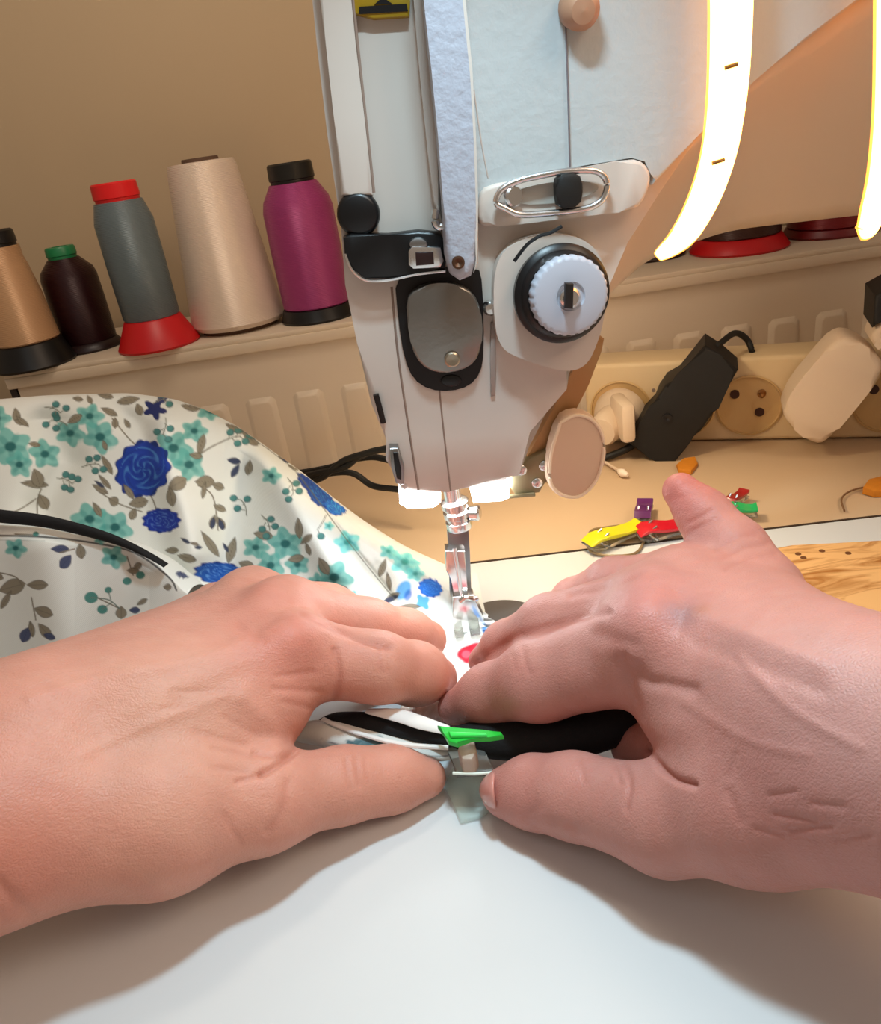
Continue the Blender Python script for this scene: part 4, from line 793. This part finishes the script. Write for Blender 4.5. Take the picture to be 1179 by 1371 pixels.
me, V = S.mesh(LS)
set_cols(me, skin_cols(V, '#dd9f8b', [(tuple(Z3(380, 850, .066)), .018, '#d9786a', .5), (tuple(Z3(340, 800, .064)), .014, '#d98070', .4), (tuple(Li[3]), .012, '#e07a62', .5), (tuple(Lm[3]), .012, '#e58a68', .5), (tuple(Z3(480, 1045, .030)), .004, '#8a4038', .6), (tuple(Z3(130, 1145, .06)), .008, '#b5523f', .5), (tuple(Z3(305, 1140, .040)), .004, '#a85548', .5), (tuple(Lf), .05, '#cc7f62', .5), (tuple(Z3(240, 930, .075)), .03, '#e3b79c', .5), (tuple(Z3(10, 1170, .06)), .02, '#b8543c', .45)], S.crease))
hl = link('hand', me, M_skin, person, smooth='all', label='hand and wrist on the left, index and middle fingers pressing the fabric')

# right hand
S = SDF((-.02, .03, -.005), (.215, .275, .120))
Rw = Z3(1179, 1000, .058); Rf = Z3(1500, 1075, .072); perp = np.array((-.35, .93, .05)); perp = perp / np.linalg.norm(perp)
for o, r0, r1 in ((.0135, .0240, .0225), (-.0135, .0240, .0225), (0, .0250, .0240)): S.cone(Rf + perp * o * 1.2, Rw + perp * o, r0, r1, .010)
Ri = [Z3(868, 868, .053), Z3(722, 910, .036), Z3(655, 930, .023), Z3(608, 948, .0140)]
Rm = [Z3(880, 815, .056), Z3(738, 842, .044), Z3(680, 866, .028), Z3(650, 886, .016)]
Rr = [Z3(915, 785, .053), Z3(822, 786, .045), Z3(770, 806, .030), Z3(740, 824, .018)]
Rp = [Z3(1010, 792, .056), Z3(982, 738, .063), Z3(942, 690, .071), Z3(911, 657, .078)]
Rt = [Z3(1010, 1068, .036), Z3(890, 1096, .024), Z3(768, 1065, .017), Z3(712, 1060, .0125), Z3(676, 1061, .0100)]
S.cone(Rw + perp * .006, Ri[0], .0225, .0160, .010); S.cone(Rw + perp * .010, Rm[0], .0225, .0150, .010); S.cone(Rw + perp * .013, Rr[0], .0215, .0140, .010); S.cone(Rw + perp * .014, Rp[0], .0200, .0125, .010)
S.cone(Rw - perp * .012, Rt[0], .0230, .0200, .010); S.cone(Rt[0], Z3(965, 985, .040), .0190, .0160, .008); S.cone(Z3(1040, 960, .052), Z3(930, 930, .046), .021, .0165, .010)
S.chain(Ri, [.0160, .0126, .0098, .0062], .006); S.chain(Rm, [.0145, .0115, .0092, .0068], .0045); S.chain(Rr, [.0130, .0105, .0090, .0070], .004)
S.chain(Rp, [.0145, .0108, .0086, .0064], .0045)
S.chain(Rt, [.0200, .0142, .0120, .0106, .0078], .005)
for q, r in ((Z3(862, 850, .0620), .0110), (Z3(872, 806, .0640), .0100), (Z3(915, 780, .060), .0095)): S.cone(q, q, r, r, .008)
for q in (Z3(865, 848, .0670), Z3(880, 803, .068), Z3(920, 780, .063)): S.cone(q, Z3(1090, 900, .0590), .0036, .0030, .011)
for a, bb, r in () and ((Z3(872, 1022, .040), Z3(905, 1044, .040), .0018), (Z3(905, 1044, .040), Z3(922, 1051, .044), .0006), (Z3(900, 798, .077), Z3(915, 822, .077), .0013), (Z3(880, 925, .060), Z3(868, 985, .050), .0018),
                 (Z3(700, 860, .050), Z3(704, 905, .050), .0006)):
    S.cone(a, bb, r, r, .004, cut=True)
S.cone(Z3(850, 1000, .012), Z3(930, 1000, .026), .0080, .0120, .006)
# flexion creases at the base of the lifted little finger
RS = [([(868, 806)], 30, 1.8), ([(878, 776), (903, 790), (915, 815), (908, 840)], 11, -.6), ([(832, 885), (846, 930), (850, 962)], 10, -1.3), ([(850, 895), (866, 912), (890, 916), (928, 924)], 9, -1.1), ([(906, 975)], 34, 1.6), ([(868, 1008), (888, 1030), (905, 1043), (928, 1050)], 5, -1.5),
      ([(836, 1022), (843, 1050), (838, 1082)], 5, -.6), ([(824, 1022), (830, 1048)], 4, -.4), ([(775, 1015), (782, 1045)], 4, -.3), ([(635, 888), (691, 853), (760, 832), (812, 820)], 6, -1.0), ([(765, 796), (810, 786), (850, 772)], 6, -.7), ([(700, 868), (702, 885), (708, 900)], 4, -.28), ([(686, 878), (690, 896)], 4, -.15),
      ([(972, 762), (1005, 745), (1038, 742)], 4, -.55), ([(966, 748), (998, 732), (1026, 728)], 4, -.5), ([(958, 736), (986, 720), (1010, 714)], 4, -.35), ([(922, 700), (952, 684)], 4, -.45), ([(927, 710), (960, 694)], 4, -.35), ([(905, 668), (928, 660)], 4, -.2),
      ([(1030, 1065), (1064, 1060)], 4, -.4), ([(1060, 1112), (1112, 1106)], 4, -.45), ([(1038, 1090), (1092, 1100)], 4, -.4), ([(1085, 1075), (1130, 1080)], 4, -.35), ([(1010, 1110), (1048, 1118)], 4, -.3), ([(1120, 1125), (1165, 1118)], 4, -.35),
      ([(910, 815), (1000, 850), (1100, 890)], 13, .7), ([(930, 860), (1010, 890), (1100, 925)], 12, -.5), ([(800, 850), (845, 862)], 12, -.7), ([(990, 880), (1060, 950), (1150, 1000)], 8, .4), ([(920, 940), (1000, 990), (1080, 1010)], 7, .3), ([(700, 1095), (722, 1080)], 5, -.3), ([(740, 1098), (770, 1108)], 6, -.3), ([(975, 1060), (990, 1100)], 6, -.4), ([(985, 1010), (975, 1040)], 5, -.3)]
me, V = S.mesh(RS)
set_cols(me, skin_cols(V, '#cf9488', [(tuple(Z3(870, 800, .076)), .014, '#cf7f78', .45), (tuple(Z3(912, 812, .077)), .005, '#8f7c84', .6), (tuple(Rp[3]), .014, '#e2776a', .6), (tuple(Ri[1]), .012, '#c07a70', .4), (tuple(Ri[3]), .012, '#d98c80', .4), (tuple(Rt[3]), .012, '#cf8079', .4), (tuple(Z3(820, 1000, .05)), .01, '#c98d80', .4), (tuple(Z3(935, 808, .078)), .003, '#b8734f', .6), (tuple(Z3(1080, 1090, .06)), .025, '#b5625c', .4), (tuple(Z3(1150, 950, .085)), .03, '#d2a8a0', .5)], S.crease))  # mauve base holds this hand's cool light; grey spot paints the knuckle shadow
hr = link('hand', me, M_skin, person, smooth='all', label='hand on the right with the little finger lifted')
# thumb nail of the right hand
nc = Vector(Z3(672, 1058, .0130))
bmn = bmesh.new(); bmesh.ops.create_uvsphere(bmn, u_segments=24, v_segments=12, radius=1)
nx = (Vector(Rt[3]) - Vector(Rt[4])).normalized(); nz_ = (EYE - nc).normalized(); nz_ = (nz_ * .6 - nx * .75).normalized(); ny = nz_.cross(nx).normalized(); nx2 = ny.cross(nz_)
for v in bmn.verts: v.co = nc + nx2 * v.co.x * .0058 + ny * v.co.y * .0056 + nz_ * (v.co.z * .0014) + nz_ * (.0052 - .0022 * v.co.y * v.co.y)
link('nail', bm_mesh(bmn), mat('thumb_nail', '#cf8f84', .25, coat=.3), hr, smooth='all')
